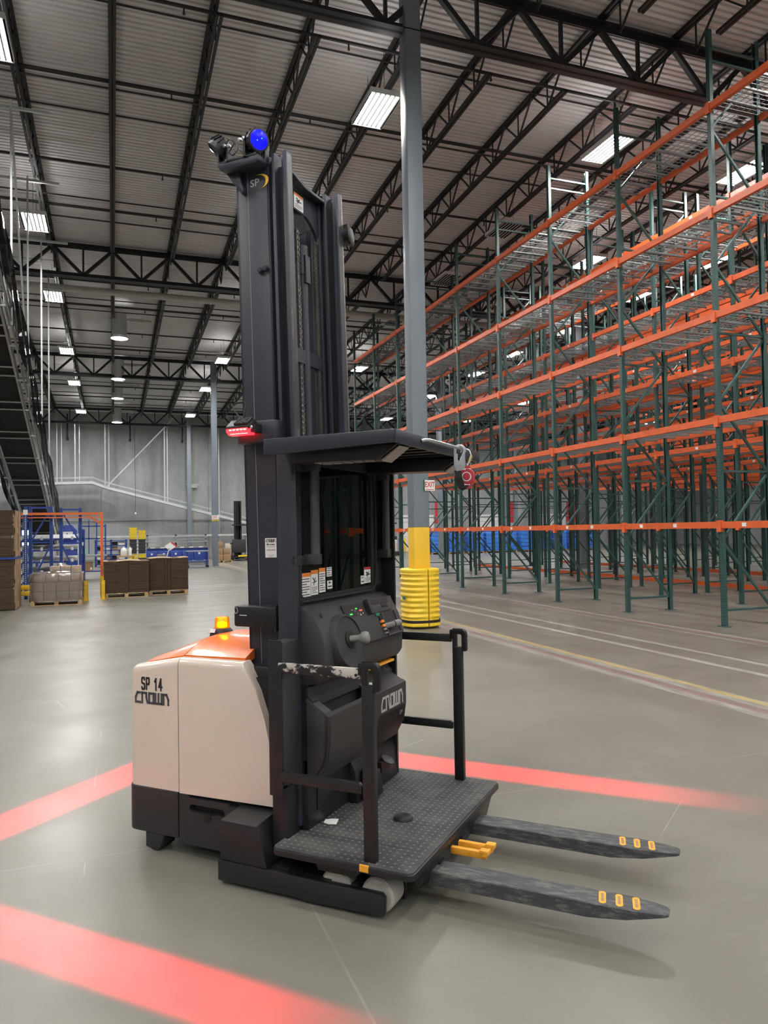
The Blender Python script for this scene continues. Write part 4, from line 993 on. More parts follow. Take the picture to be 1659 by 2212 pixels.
# grab bars
for s_, yb in ((-1, -0.352), (1, 0.50)):
    g = P_(MB().cyl((-0.635, yb, 1.60), (-0.635, yb, 2.12), 0.024, 18), 'grab_bar', M_char2, smooth=40)
    for z in (1.605, 2.085):
        P_(MB().box(-0.69, -0.612, yb - 0.03, yb + 0.03, z - 0.022, z + 0.03).box(-.692, -.684, min(yb, s_ * .44), max(yb, s_ * .44), z - .025, z + .025), 'grab_bar_bracket', M_char, g, bevel=0.008)
P_(MB().tube([(-.64, .47, 1.82), (-.64, .46, 1.74), (-.64, .465, 1.66), (-.63, .50, 1.64), (-.62, .55, 1.665), (-.625, .545, 1.70), (-.63, .51, 1.705)], .005, 6), 'loose_cable', M_darkpl, smooth=60)
P_(MB().box(-.70, -.60, .535, .555, .26, 2.16).box(-.70, -.685, .44, .55, .26, 1.42), 'far_side_panel', M_black)

# overhead guard
gd = P_(MB().prism([(-0.775, -0.60), (-0.10, -0.605), (-0.06, -0.575), (-0.055, 0.575), (-0.10, 0.605), (-0.775, 0.60)], 'z', 2.195, 2.21), 'overhead_guard', M_mast, bevel=0.004)
P_(MB().prism([(-0.775, 2.21), (-0.775, 2.135), (-0.70, 2.130), (-0.07, 2.150), (-0.06, 2.21)], 'y', -0.605, -0.585).prism([(-0.775, 2.21), (-0.775, 2.135), (-0.07, 2.15), (-0.06, 2.21)], 'y', 0.585, 0.605).box(-0.075, -0.055, -0.60, 0.60, 2.148, 2.21), 'guard_rim', M_mast, gd, bevel=0.004)
b = MB()
for i in range(9): y = -0.52 + i * 0.13; b.box(-0.74, -0.08, y - 0.014, y + 0.014, 2.165, 2.196)
P_(b, 'guard_rib', M_black, gd)
for y in (-0.42, 0.42):
    lb = P_(MB().prism([(-0.68, 2.165), (-0.68, 2.095), (-0.20, 2.088), (-0.10, 2.155)], 'y', y - 0.075, y + 0.075), 'guard_light', M_black, bevel=0.004)
    P_(MB().prism([(-0.195, 2.086), (-0.098, 2.150), (-0.094, 2.147), (-0.19, 2.079)], 'y', y - 0.055, y + 0.055), 'light_lens', M_acry, lb)
P_(MB().box(-0.56, -0.22, -0.475, -0.365, 2.088, 2.0925), 'light_strip', M_acry, gd)
b = MB()
for i in range(5): b.box(-.54 + i * .06, -.50 + i * .06, -.44, -.40, 2.086, 2.0885)
P_(b, 'light_strip_print', M_grey, gd)
P_(MB().tube([(-0.052, -0.31, 2.185), (-0.035, -0.30, 2.19), (-0.032, -0.25, 2.192), (-0.032, 0.25, 2.192), (-0.035, 0.30, 2.192), (-0.055, 0.31, 2.188)], 0.0075, 8), 'tether_rod', M_zinc, gd, smooth=50)

# control console
cp = [(-0.70, 1.375), (-0.665, 1.375), (-0.61, 1.33), (-0.565, 1.25), (-0.54, 1.16), (-0.545, 1.03), (-0.58, 0.985), (-0.70, 0.97)]
co = P_(MB().prism(cp, 'y', -0.425, 0.525), 'control_console', M_char, bevel=0.015, smooth=40)
def on_face(t, d=0.0):
    """point on the console face; t = 0 top .. 1 low, d = outwards"""
    p0, p1 = Vector((-0.61, 1.33)), Vector((-0.54, 1.16)); p = p0.lerp(p1, t); n = Vector((0.92, 0.39)); return p.x + n.x * d, p.y + n.y * d
# raised right-hand instrument body with recess pocket
nx, nz = 0.92, 0.39
def face_box(b, y0, y1, t0, t1, d0, d1):
    vs = []
    for d in (d0, d1):
        for t, y in ((t0, y0), (t1, y0), (t1, y1), (t0, y1)): x, z = on_face(t, d); vs.append((x, y, z))
    return b.add(vs, [(0, 1, 2, 3), (7, 6, 5, 4), (0, 4, 5, 1), (1, 5, 6, 2), (2, 6, 7, 3), (3, 7, 4, 0)])
P_(face_box(MB(), -0.13, 0.49, -0.12, 1.16, 0.0, 0.012), 'instrument_panel', M_char, co, bevel=0.006)
P_(face_box(MB(), -0.12, 0.42, -0.08, 0.30, 0.013, 0.0145), 'display_recess', M_darkpl, co)
P_(face_box(face_box(MB(), 0.12, 0.145, -0.12, 0.36, 0.012, 0.04), .145, .42, .10, .36, .012, .02), 'panel_fin', M_char, co, bevel=0.005)
P_(face_box(MB(), 0.27, 0.44, 0.42, 1.10, 0.013, 0.015), 'control_pocket', M_darkpl, co)
b = MB(); face_box(b, .262, .272, .40, 1.12, .012, .022); face_box(b, .438, .448, .40, 1.12, .012, .022); face_box(b, .262, .448, 1.10, 1.14, .012, .022); P_(b, 'pocket_rim', M_char2, co)
for (y, t, m_, w) in ((0.0, 0.06, M_greenled, .018), (-.075, .20, M_greenled, .03), (.045, .14, M_redind, .03), (-.02, .12, M_gripgrey, .012), (-.05, .08, M_gripgrey, .02), (.0, .22, M_gripgrey, .012), (.03, .27, M_paper, .01), (.06, .24, M_paper, .006)):
    P_(face_box(MB(), y - w / 2, y + w / 2, t, t + .045, .0145, .017), 'indicator', m_, co)
P_(face_box(MB(), .20, .24, .36, .46, .012, .018), 'green_button', M_signgreen, co)
for k, m_ in enumerate((M_wgold, M_wgold)): P_(face_box(MB(), .225, .258, .62 + .14 * k, .70 + .14 * k, .012, .024), 'rocker_switch', MATS['warning_orange'], co)
for k in range(5): P_(face_box(MB(), .225, .258, (.49, .56, .72, .88, 1.02)[k], (.53, .60, .75, .95, 1.06)[k], .012, .022), 'black_switch', M_darkpl if k < 3 else M_gripgrey, co)
for k in range(3): x, z = on_face(.17, .02); P_(MB().lathe([(.014, 0), (.012, .004), (.005, .005)], (x, .31 + .03 * k, z), (nx, 0, nz), 12), 'speaker_slot', M_darkpl, co)
x, z = on_face(.80, .02)
P_(MB().lathe([(.016, -.06), (.017, .0), (.019, .012), (.019, .05), (.014, .062), (.001, .066)], (x + .02, .315, z), (0.45, .85, .12), 18), 'throttle_handle', M_gripgrey, co, smooth=45)
P_(MB().lathe([(.0195, .008), (.021, .012), (.0195, .016)], (x + .02, .315, z), (0.45, .85, .12), 18, False), 'handle_ring', M_darkpl, co, smooth=45)
# steering drum and knob
sw = P_(MB().lathe([(0.150, -0.05), (0.146, 0.035), (0.138, 0.055), (0.131, 0.055), (0.129, 0.048), (0.001, 0.048)], (-0.565, -0.215, 1.165), (0.97, -0.02, 0.24), 40), 'steering_wheel', M_char, smooth=35)
kc = Vector((-0.565, -0.215, 1.165)) + Vector((0.97, -0.02, 0.24)).normalized() * 0.048
P_(MB().lathe([(0.045, 0.0005), (0.047, 0.004), (0.02, 0.006)], kc + Vector((0, .01, .01)), (0.97, -0.02, 0.24), 20), 'knob_base', M_darkpl, sw, smooth=40)
P_(MB().lathe([(0.018, 0), (0.017, 0.045), (0.022, 0.055), (0.031, 0.068), (0.033, 0.085), (0.028, 0.098), (0.015, 0.104), (0.001, 0.105)], kc + Vector((0, .01, .01)), (0.95, .25, 0.1), 22), 'steering_knob', M_gripgrey, sw, smooth=50)
P_(MB().lathe([(.001, .004), (.011, .003), (.012, 0)], (-.602, -.36, 1.322), (nx, 0, nz), 12), 'bolt', M_darkpl, co); P_(MB().lathe([(.001, .004), (.011, .003), (.012, 0)], (-.60, .475, 1.322), (nx, 0, nz), 12), 'bolt', M_darkpl, co)
P_(MB().box(-.66, -.575, .1, .46, .962, .975), 'amber_reflector', M_wgold, co)
P_(MB().box(-0.70, -0.66, -0.425, 0.525, 0.60, 0.98), 'back_panel', M_darkpl)
# storage bin with open pocket
prof = [(-0.66, 0.905), (-0.56, 0.845), (-0.535, 0.835), (-0.53, 0.70), (-0.545, 0.60), (-0.60, 0.50), (-0.66, 0.46)]
bn = P_(MB().prism(prof, 'y', 0.13, 0.525), 'storage_bin', M_char, bevel=0.008, smooth=40)
P_(MB().prism([(-.66, .905), (-.56, .845), (-.53, .83), (-.53, .70), (-.545, .60), (-.60, .50), (-.66, .46)], 'y', -.425, -.40), 'bin_side', M_char, bn, bevel=.006)
P_(MB().prism([(-0.552, 0.842), (-0.53, 0.83), (-0.53, 0.70), (-0.545, 0.60), (-0.60, 0.50), (-0.62, 0.51), (-0.565, 0.61), (-0.552, 0.70)], 'y', -0.425, 0.525), 'bin_front', M_char, bn, smooth=40)
P_(MB().box(-0.66, -0.648, -0.42, 0.52, 0.5, 0.965).prism([(-.66, .93), (-.62, .90), (-.62, .87), (-.66, .87)], 'y', -.42, .52), 'bin_back', M_char, bn)
P_(MB().prism([(-0.66, 0.912), (-0.55, 0.846), (-0.55, 0.835), (-0.66, 0.895)], 'y', -0.425, -0.36).prism([(-0.66, 0.912), (-0.55, 0.846), (-0.55, 0.835), (-0.66, 0.895)], 'y', 0.08, 0.13), 'bin_rim', M_char2, bn)
P_(MB().box(-.61, -.58, .125, .165, .872, .885), 'white_clip', M_plwhite, bn)
place(logo_mesh(0.30, M_logolight, 0.088, 0.24), 'maker_emblem', (-0.5285, 0.325, 0.755), (0, 1, 0), (0.0, 0, 1), bn, 'grey CROWN lettering')
place(text_mesh('SP', 0.035, M_grey, 0, sx=1.3), 'series_emblem', (-0.534, 0.455, 0.655), (0, 1, 0), (0.14, 0, 1), bn)
# kick panel under the bin, pedals
P_(MB().prism([(-0.72, 0.255), (-0.60, 0.255), (-0.61, 0.42), (-0.66, 0.52), (-0.72, 0.52)], 'y', 0.0, 0.55).prism([(-.72, .255), (-.655, .255), (-.655, .5), (-.72, .5)], 'y', -.42, 0.0), 'kick_panel', M_black, bevel=0.004)
P_(MB().box(-.654, -.648, -.34, -.08, .33, .44), 'kick_panel_door', M_black, bevel=0.004)
pd = P_(MB().prism([(-.60, .27), (-.52, .27), (-.54, .40), (-.60, .42)], 'y', .05, .17), 'pedal_box', M_darkpl, bevel=.004)
P_(MB().lathe([(.04, 0), (.042, .008), (.03, .014), (.001, .015)], (-.57, .33, .40), (.5, 0, .86), 18), 'foot_button', M_char2, smooth=40); P_(MB().box(-.62, -.58, .27, .39, .34, .40), 'button_housing', M_darkpl)

# --- platform
pf = P_(MB().prism(rrect(-0.725, 0.012, -0.655, 0.655, 0.035), 'z', 0.215, 0.243), 'platform', M_black, bevel=0.003)
P_(MB().prism(rrect(-0.722, 0.004, -0.648, 0.648, 0.03), 'z', 0.243, 0.25).box(-.72, .004, -.36, -.3565, .2495, .2503), 'floor_mat', M_mat, pf)
P_(MB().box(-0.72, 0.002, -0.422, -0.419, 0.2496, 0.2506).box(-0.72, 0.002, 0.419, 0.422, 0.2496, 0.2506), 'mat_seam', M_darkpl, pf)
b = MB(); sx, sy = 0.0365, 0.0365
for i in range(19):
    for j in range(35):
        a = -0.69 + i * sx + (0.0 if j % 2 else 0.0); y = -0.62 + j * sy
        b.cyl((a, y, 0.2495), (a, y, 0.2515), 0.0062, 7)
P_(b, 'mat_studs', M_matdot, pf, kind='stuff')
P_(MB().lathe([(0.052, 0.25), (0.05, 0.262), (0.046, 0.266), (0.001, 0.266)], (-0.283, -0.093, 0), n=26), 'deadman_pedal', M_darkpl, pf, smooth=40)
b = MB()
for r_ in (.015, .026, .037): b.lathe([(r_ - .002, .266), (r_, .2685), (r_ + .002, .266)], (-.283, -.093, 0), n=22, caps=False)
P_(b, 'pedal_rings', M_rubber, pf)
P_(MB().box(-.25, -.205, -.6565, -.648, .222, .2515), 'yellow_tape', M_wgold, pf)
# carriage apron below the front edge
P_(MB().prism([(-0.02, 0.215), (0.004, 0.215), (-0.03, 0.09), (-0.06, 0.09)], 'y', -0.40, 0.52).prism([(-.52, .215), (-.25, .215), (-.3, .16), (-.5, .16)], 'y', -.6, .6).prism([(-0.05, 0.215), (0.0, 0.215), (-0.02, 0.13), (-.05, .16)], 'y', -0.52, -0.40), 'carriage_apron', M_black, bevel=0.003)
P_(MB().box(-.06, .0, -.30, -.24, .11, .16).box(-.06, .0, .02, .08, .11, .16), 'apron_bracket', M_black)
# lever arms
for y, (l0, l1) in ((-0.145, (0.0, 0.185)), (-0.065, (0.01, 0.19))):
    lv = P_(MB().bar((l0, y, 0.163), (l1, y, 0.163), 0.028, 0.034), 'pallet_clamp_arm', M_wgold, bevel=0.004)
    P_(MB().box(l1 - .035, l1 + .012, y - .02, y + .02, .168, .19).cyl((l1 - .01, y - .02, .165), (l1 - .01, y + .02, .165), .014, 10), 'clamp_tip', M_wgold, lv, bevel=.003)

# --- forks
for s_ in (-1, 1):
    c = s_ * 0.315; w = 0.066
    b = MB(); st = [(-0.25, w, 0.150, 0.085), (0.70, w, 0.150, 0.085), (0.86, w, 0.150, 0.105), (0.96, w * .82, 0.149, 0.125), (1.015, w * .55, 0.147, 0.132), (1.026, w * .40, 0.144, 0.134)]
    vs = []
    for a, ww, zt_, zb_ in st: vs += [(a, c - ww, zb_), (a, c + ww, zb_), (a, c + ww, zt_ - .004), (a, c + ww - .005, zt_), (a, c - ww + .005, zt_), (a, c - ww, zt_ - .004)]
    n = 6; fs = [(k * n + i, k * n + (i + 1) % n, (k + 1) * n + (i + 1) % n, (k + 1) * n + i) for k in range(len(st) - 1) for i in range(n)] + [tuple(range(n)), tuple(range((len(st) - 1) * n, len(st) * n))]
    b.add(vs, fs)
    fk = P_(b, 'fork', M_fork, smooth=25)
    for k in range(3):
        a = 0.755 + k * 0.07; o = MB().prism(stadium(-0.054, 0.054, -0.015, 0.015, 5), 'z', 0, 0.0012).build('capacity_sticker', M_wgold, T); o.matrix_basis = face_mat((a, c, 0.1502), (-0.24 * 1, 0.97, 0), (-0.97, -.24, 0)) if False else face_mat((a, c, 0.1502), (0.16, -0.98, 0), (0.98, 0.16, 0))
        b2 = MB()
        for q in range(6): b2.box(-.034 + q * .012, -.027 + q * .012, -.006, .006, .0012, .0016)
        b2.build('sticker_print', MATS['mat_stud'], o)

# --- side gates
for s_ in (-1, 1):
    y0 = s_ * 0.60; g = P_(MB().box(-0.762, -0.686, s_ * 0.605, s_ * 0.597, 0.475, 1.225), 'gate_plate', M_black, bevel=0.003)
    P_(MB().box(-0.765, -0.682, s_ * 0.597, s_ * 0.455, 0.52, 1.215), 'gate_housing', M_char, g, bevel=0.01)
    for z in (1.055, 0.59): P_(MB().lathe([(.001, .002), (.022, .0018), (.023, 0)], (-.725, s_ * .605, z), (0, s_, 0), 18), 'pivot_cap', M_black, g, smooth=30)
    for zc, nm in ((1.095, 'upper_rail'), (0.573, 'lower_rail')):
        r = P_(MB().prism([(-0.70, zc - .024), (-0.255, zc - .024), (-0.255, zc + .012), (-.268, zc + .024), (-0.70, zc + .024)], 'y', y0 - 0.012, y0 + 0.012), nm, scuffed('rail_scraped', (0.012, 0.0125, 0.0145), (0.50, 0.46, 0.42), 0.485, 0.5, 12, (1, 1, 1.6), 0.02) if (s_ < 0 and zc > 1) else M_black, g, bevel=0.003)
        P_(MB().lathe([(.001, .003), (.007, .002), (.008, 0)], (-.275, y0 + s_ * .012, zc - .006), (0, s_, 0), 10), 'rivet', M_black, g)
    P_(MB().box(-0.245, -0.187, y0 - 0.02, y0 + 0.02, 0.25, 1.045), 'gate_post', M_black, g, bevel=0.004)
    h = P_(MB().holed([(-0.262, 1.09), (-0.262, 1.145)] + [(-0.16 - .025 + .025 * math.sin(i / 5 * PI / 2), 1.12 + .03 * math.cos(i / 5 * PI / 2)) for i in range(6)] + [(-0.160, 1.02), (-0.245, 1.02), (-.245, 1.09)], [rrect(-0.222, -0.187, 1.035, 1.12, .008, 3)], 'y', y0 - .017, y0 + .017), 'gate_handle', M_darkpl, g, bevel=0.003)
    b = MB()
    for i in range(8): b.box(-.163, -.1565, y0 - .013, y0 + .013, 1.03 + i * .012, 1.035 + i * .012)
    for i in range(6): b.box(-.245 + i * .011, -.24 + i * .011, y0 - .013, y0 + .013, 1.143, 1.1525)
    b.build('grip_ribs', M_darkpl, g)
# lower legs of the compartment standing on the platform
P_(MB().box(-0.79, -0.70, -0.54, -0.42, 0.19, 0.53).box(-.80, -.70, .42, .54, .19, .53), 'compartment_leg', M_black, bevel=0.004)
P_(MB().box(-.76, -.69, -.60, -.50, .478, .505), 'gate_bracket', M_black)

# --- loose things on the truck
pp = MB().box(-.035, .035, -.022, .022, 0, .002).prism([(-.035, .022), (.03, .022), (.02, .045), (-.02, .047)], 'z', 0.0005, .003).build('paper_scrap', M_paper)
tag(pp, 'crumpled white paper scrap on the platform floor mat', 'paper')
def wpos(a, b, z): return (TO[0] + a * math.cos(TA) - b * math.sin(TA), TO[1] + a * math.sin(TA) + b * math.cos(TA), z)
pp.location = wpos(-0.60, -0.27, 0.2515); pp.rotation_euler = (0, 0, TA + 1.9)
ln = thing('fall_arrest_lanyard', 'red retractable lanyard reel with steel snap hook hanging from the overhead guard', 'lanyard', wpos(-0.032, 0.175, 2.19), TA - 1.0)
hk = []
for i in range(15): t = math.radians(-40 + 235 * i / 14); hk.append((0, 0.005 + 0.022 * math.cos(t), 0.0 + 0.024 * math.sin(t) - .012))
hko = [(p[1], p[2]) for p in hk]
outer = [(0.034 * math.cos(math.radians(-30 + 210 * i / 12)) + .0, 0.034 * math.sin(math.radians(-30 + 210 * i / 12)) - .012) for i in range(13)] + [(-.034, -.10), (-.02, -.125), (.012, -.12), (.03, -.10)]
MB().holed(outer, [[(0.018 * math.cos(math.radians(-20 + 200 * i / 9)), 0.018 * math.sin(math.radians(-20 + 200 * i / 9)) - .012) for i in range(10)] + [(-.018, -.05), (-.006, -.072), (.004, -.05)]], 'x', 0.0, 0.012).build('snap_hook', M_zinc, ln, bevel=0.0015)
MB().box(-.002, .014, -.022, -.012, -.09, -.03).cyl((-.003, .012, -.055), (.015, .012, -.055), .005, 8).cyl((-.003, .008, -.09), (.015, .008, -.09), .005, 8).build('hook_gate', M_zinc, ln)
st_ = MB(); pts = [(0.004, -0.012, -0.12), (0.006, -0.005, -0.16), (-0.01, 0.012, -0.215), (-0.035, 0.03, -0.228), (-0.055, 0.05, -0.20)]
vs = []
for i, p in enumerate(pts):
    vs += [(p[0] - .004, p[1] - .018 + (.0 if i < 3 else .012), p[2]), (p[0] - .004, p[1] + .018, p[2] + (.0 if i < 3 else .012)), (p[0] + .004, p[1] + .018, p[2] + (.0 if i < 3 else .012)), (p[0] + .004, p[1] - .018 + (.0 if i < 3 else .012), p[2])]
st_.add(vs, [(4 * k + i, 4 * k + (i + 1) % 4, 4 * k + 4 + (i + 1) % 4, 4 * k + 4 + i) for k in range(len(pts) - 1) for i in range(4)] + [(0, 1, 2, 3), (16, 17, 18, 19)])
st_.build('webbing_strap', M_web, ln)
rc = Vector((-0.063, 0.050, -0.150))
MB().lathe([(0.044, -0.018), (0.05, -0.010), (0.05, 0.010), (0.044, 0.018), (0.02, 0.02), (.001, .02)], rc, (1, -.1, 0), 26).prism([(.018, -.125), (.028, -.09), (.068, -.09), (.083, -.125)], 'x', -.079, -.047).box(-.077, -.051, .033, .073, -.215, -.19).build('reel_housing', M_red, ln, smooth=35)
MB().lathe([(0.026, 0.0195), (0.026, 0.0215), (0.021, 0.0215), (0.021, 0.0195)], rc, (1, -.1, 0), 24, False).build('reel_ring', M_paper, ln)
MB().lathe([(0.019, 0.019), (0.017, 0.024), (0.001, 0.025)], rc, (1, -.1, 0), 20).build('reel_hub', M_red, ln, smooth=40)
MB().box(-.0465, -.045, .028, .073, -.113, -.105).box(-.0465, -.045, .033, .068, -.197, -.192).build('reel_print', M_paper, ln)
MB().tube([(-.085, .025, -.012), (-.075, .043, .012), (-.070, .072, -.004), (-.066, .085, -.04), (-.064, .065, -.075), (-.063, .052, -.095)], .006, 8).build('carabiner', M_zinc, ln, smooth=50)
MB().cyl((-.066, .083, -.035), (-.064, .067, -.072), .010, 10).build('carabiner_sleeve', M_gold, ln, smooth=40)
# ------------------------------------------------------------------ left side: conveyor, stock, benches
def euro_pallet(x, y, w, d, label, h=0.13, rz=0):
    t = thing('wooden_pallet', label, 'pallet', (x, y, 0), rz)
    nb = 6
    for i in range(nb): xx = -w / 2 + (i + .5) * w / nb; MB().box(xx - w / nb * .4, xx + w / nb * .4, -d / 2, d / 2, h - .018, h).build('deck_board', M_wood, t)
    for xx in (-w / 2 + .05, 0, w / 2 - .05): 
        for yy in (-d / 2 + .05, 0, d / 2 - .05): MB().box(xx - .05, xx + .05, yy - .05, yy + .05, .018, h - .018).build('block', M_wood, t)
    for yy in (-d / 2 + .05, 0, d / 2 - .05): MB().box(-w / 2, w / 2, yy - .05, yy + .05, 0, .018).build('bottom_board', M_wood, t)
    return t
def sheet_stack(x, y, z, w, d, h, label, tan_side=False, top=True, rz=0, n=44, seed=1, groups=((0, 1),)):
    """flat cartons stacked on edge-aligned layers"""
    rr = random.Random(seed); t = thing('flat_carton_stack', label, 'cardboard stack', (x, y, z), rz)
    for gi, (g0, g1) in enumerate(groups):
        b = MB(); off = 0
        for i in range(n):
            off = off * .8 + rr.uniform(-.012, .012); e = rr.uniform(-.004, .004)
            z0 = h * i / n; z1 = h * (i + 1) / n - .003
            b.box(-w / 2 + w * g0 + .004 + e, -w / 2 + w * g1 - .004 + e, -d / 2 + off, d / 2 + off, z0, z1)
        b.build('carton_layers', M_cardedge if not tan_side else M_card, t, kind='stuff')
    if top:
        b = MB(); vs = []; nn = 8
        for i in range(nn + 1):
            for j in range(2): xx = -w / 2 - .01 + (w + .02) * i / nn; vs.append((xx, (-d / 2 - .01, d / 2 + .01)[j], h + .004 + .012 * math.sin(i * 1.1 + seed)))
        m_ = len(vs); vs += [(p[0], p[1], p[2] - .008) for p in vs]
        fs = [(2 * i, 2 * i + 1, 2 * i + 3, 2 * i + 2) for i in range(nn)] + [(2 * i + m_, 2 * i + 2 + m_, 2 * i + 3 + m_, 2 * i + 1 + m_) for i in range(nn)] + [(2 * i + k, 2 * i + 2 + k, 2 * i + 2 + k + m_, 2 * i + k + m_) for i in range(nn) for k in (0, 1)]
        b.add(vs, fs); b.build('top_sheet', M_cardtop, t)
    return t
# two bundles of flat cartons in front of the orange post
euro_pallet(0.34, 22.6, 1.16, 1.2, 'low wooden pallet under the left dark carton stack')
sheet_stack(0.34, 22.6, 0.13, 1.2, 1.2, 0.89, 'dark brown stack of flat cartons on a pallet beside the orange post', n=50, seed=3, groups=((0, .27), (.27, .55), (.55, 1)))
euro_pallet(1.50, 23.0, 1.1, 1.2, 'low wooden pallet under the right dark carton stack')
sheet_stack(1.50, 23.0, 0.13, 1.12, 1.2, 0.93, 'dark brown stack of flat cartons on a pallet, right of its neighbour', n=50, seed=5, groups=((0, .03), (.03, .4), (.4, .47), (.47, .55), (.55, 1)))
# tall tan bundles at the left edge, one upon the other
for k, (z0, h, nm) in enumerate(((0.02, 1.19, 'lower'), (1.27, 1.12, 'upper'))):
    t = sheet_stack(-2.85, 20.2, z0, 1.26, 1.1, h, 'tan bundle of flat cartons at the left edge, %s of two' % nm, False, False, 0, 52, 8 + k)
    for j, zz in enumerate((.02, h * .5, h - .13)):
        MB().prism([(-.55, zz), (.555, zz), (.56 + .01 * j, zz + .12), (-.55, zz + .13)], 'x', .628, .645).build('carton_flap', M_cardtop, t)
    b = MB(); 
    for i in range(5): b.box(.60, .648 + .012 * math.sin(i * 2.1 + k), -.55 + i * .22, -.34 + i * .22, .0, h - .005 * i)
    b.build('folded_sides', M_card, t)
o = MB().box(-.66, .66, -.6, .6, 0, .05).build('bundle_board', M_blue); tag(o, 'blue board between the two tan carton bundles', 'board'); o.location = (-2.85, 20.2, 1.215)
# wrapped pallet of cartons
euro_pallet(-1.36, 20.95, 1.2, 1.0, 'wooden pallet under the film-wrapped cartons')
CB = {}
def carton(x, y, z, w, d, h, label):
    k = (w, d, h)
    if k not in CB: CB[k] = MB().box(-w / 2, w / 2, -d / 2, d / 2, 0, h).mesh('carton', M_carton, bevel=.008), MB().box(-w / 2 + .01, w / 2 - .01, -.025, .025, h, h + .0015).box(-.05, .05, -d / 2 - .0015, -d / 2, h * .35, h * .6).mesh('tape', M_cardtop)
    t = link('carton', CB[k][0]); t.location = (x, y, z); tag(t, label, 'box', 'cartons on the wrapped pallet'); link('tape', CB[k][1], t)
    return t
M_carton = mat('carton_pinkish_brown', (0.36, 0.27, 0.21), 0.75, var=0.08, vscale=6)
for r_, (nx_, z0, h) in enumerate(((4, .13, .23), (4, .36, .23))):
    for i in range(nx_):
        for j in range(2): carton(-1.36 - .45 + i * .30, 20.95 - .24 + j * .48, z0, .29, .46, h - .005, 'pinkish carton in the %s layer of the wrapped pallet, %s row, %s from left' % ('bottom' if r_ == 0 else 'second', 'front' if j == 0 else 'back', ('first', 'second', 'third', 'fourth')[i]))
for i in range(4):
    for j in range(2): carton(-1.32 - .43 + i * .29, 20.95 - .22 + j * .44, .59, .28, .43, .215, 'pinkish carton in the third layer of the wrapped pallet, %s row, %s from left' % ('front' if j == 0 else 'back', ('first', 'second', 'third', 'fourth')[i]))
for i in range(3): carton(-1.40 + i * .25, 20.8 + .02 * i, .81, .23, .38, .17, 'small carton on top of the wrapped pallet, %s of three' % ('left', 'middle', 'right')[i])
# crumpled stretch film over it
b = MB(); vs = []; na, nh = 56, 14; rr = random.Random(4)
for k in range(nh + 1):
    for i in range(na):
        t_ = 2 * PI * i / na; c, s_ = math.cos(t_), math.sin(t_); q = 1 / (abs(c) ** 8 + abs(s_) ** 8) ** .125
        z = .06 + 1.0 * k / nh; sh = 1.0 if k < nh - 4 else 1.0 - .22 * (k - nh + 4)
        cr_ = 1 + rr.uniform(-.012, .014) + .012 * math.sin(i * 1.7 + k)
        top = .80 + .22 * max(0, min(1, (c * q + .35) / .5))
        vs.append((c * q * .625 * sh * cr_, s_ * q * .525 * sh * cr_, min(z, top + rr.uniform(-.01, .02))))
b.add(vs, [(k * na + i, k * na + (i + 1) % na, (k + 1) * na + (i + 1) % na, (k + 1) * na + i) for k in range(nh) for i in range(na)])
fo = b.build('stretch_film', M_film, smooth=80); fo.location = (-1.36, 20.95, 0.02); tag(fo, 'crumpled clear plastic film wrapped round the carton pallet', 'plastic film')
# orange goal post, yellow guards, yellow barrier rail
og = thing('orange_portal', 'orange steel goal-post frame with corner braces behind the cartons', 'portal frame', (0, 23.4, 0))
MB().box(-.36, -.28, -.05, .05, .5, 2.42).build('post', M_ototal, og); MB().box(-.38, -.26, -.07, .07, .01, .55).build('post_base', M_toteyel, og)
MB().box(-4.6, -.28, -.04, .04, 2.36, 2.43).box(-4.6, -.28, -.04, .04, 2.27, 2.30).build('header_beam', M_ototal, og)
MB().bar((-.72, 0, 2.35), (-.32, 0, 2.08), .05, .05).build('corner_brace', M_ototal, og)
MB().box(-4.68, -4.6, -.05, .05, .01, 2.42).build('post', M_ototal, og)
for x, y, h, lb in ((-0.27, 21.75, .52, 'short yellow steel post guard left of the dark carton stacks'), (-0.70, 21.5, .54, 'short yellow steel post guard right of the wrapped pallet')):
    t = thing('post_guard', lb, 'post guard', (x, y, 0)); MB().box(-.055, .055, -.05, -.04, 0, h).box(-.055, -.045, -.05, .06, 0, h).box(.045, .055, -.05, .06, 0, h).build('guard_body', M_yellow, t); MB().box(-.09, .09, -.08, .09, 0, .012).build('base_plate', M_yellow, t)
    MB().cyl((0, -.052, h * .4), (0, -.05, h * .4), .008, 8).cyl((0, -.052, h * .75), (0, -.05, h * .75), .008, 8).build('bolt_holes', M_ink, t)
yr = thing('yellow_guard_rail', 'low yellow guard rail between the tan bundles and the wrapped pallet', 'guard rail', (-2.15, 22.6, 0)); MB().box(-.6, .55, -.04, .04, .12, .25).box(-.6, .55, -.04, .04, .28, .41).build('rail', M_yellow, yr, bevel=.01); MB().box(-.55, -.47, -.03, .06, 0, .45).box(.42, .5, -.03, .06, 0, .45).build('rail_post', M_yellow, yr)
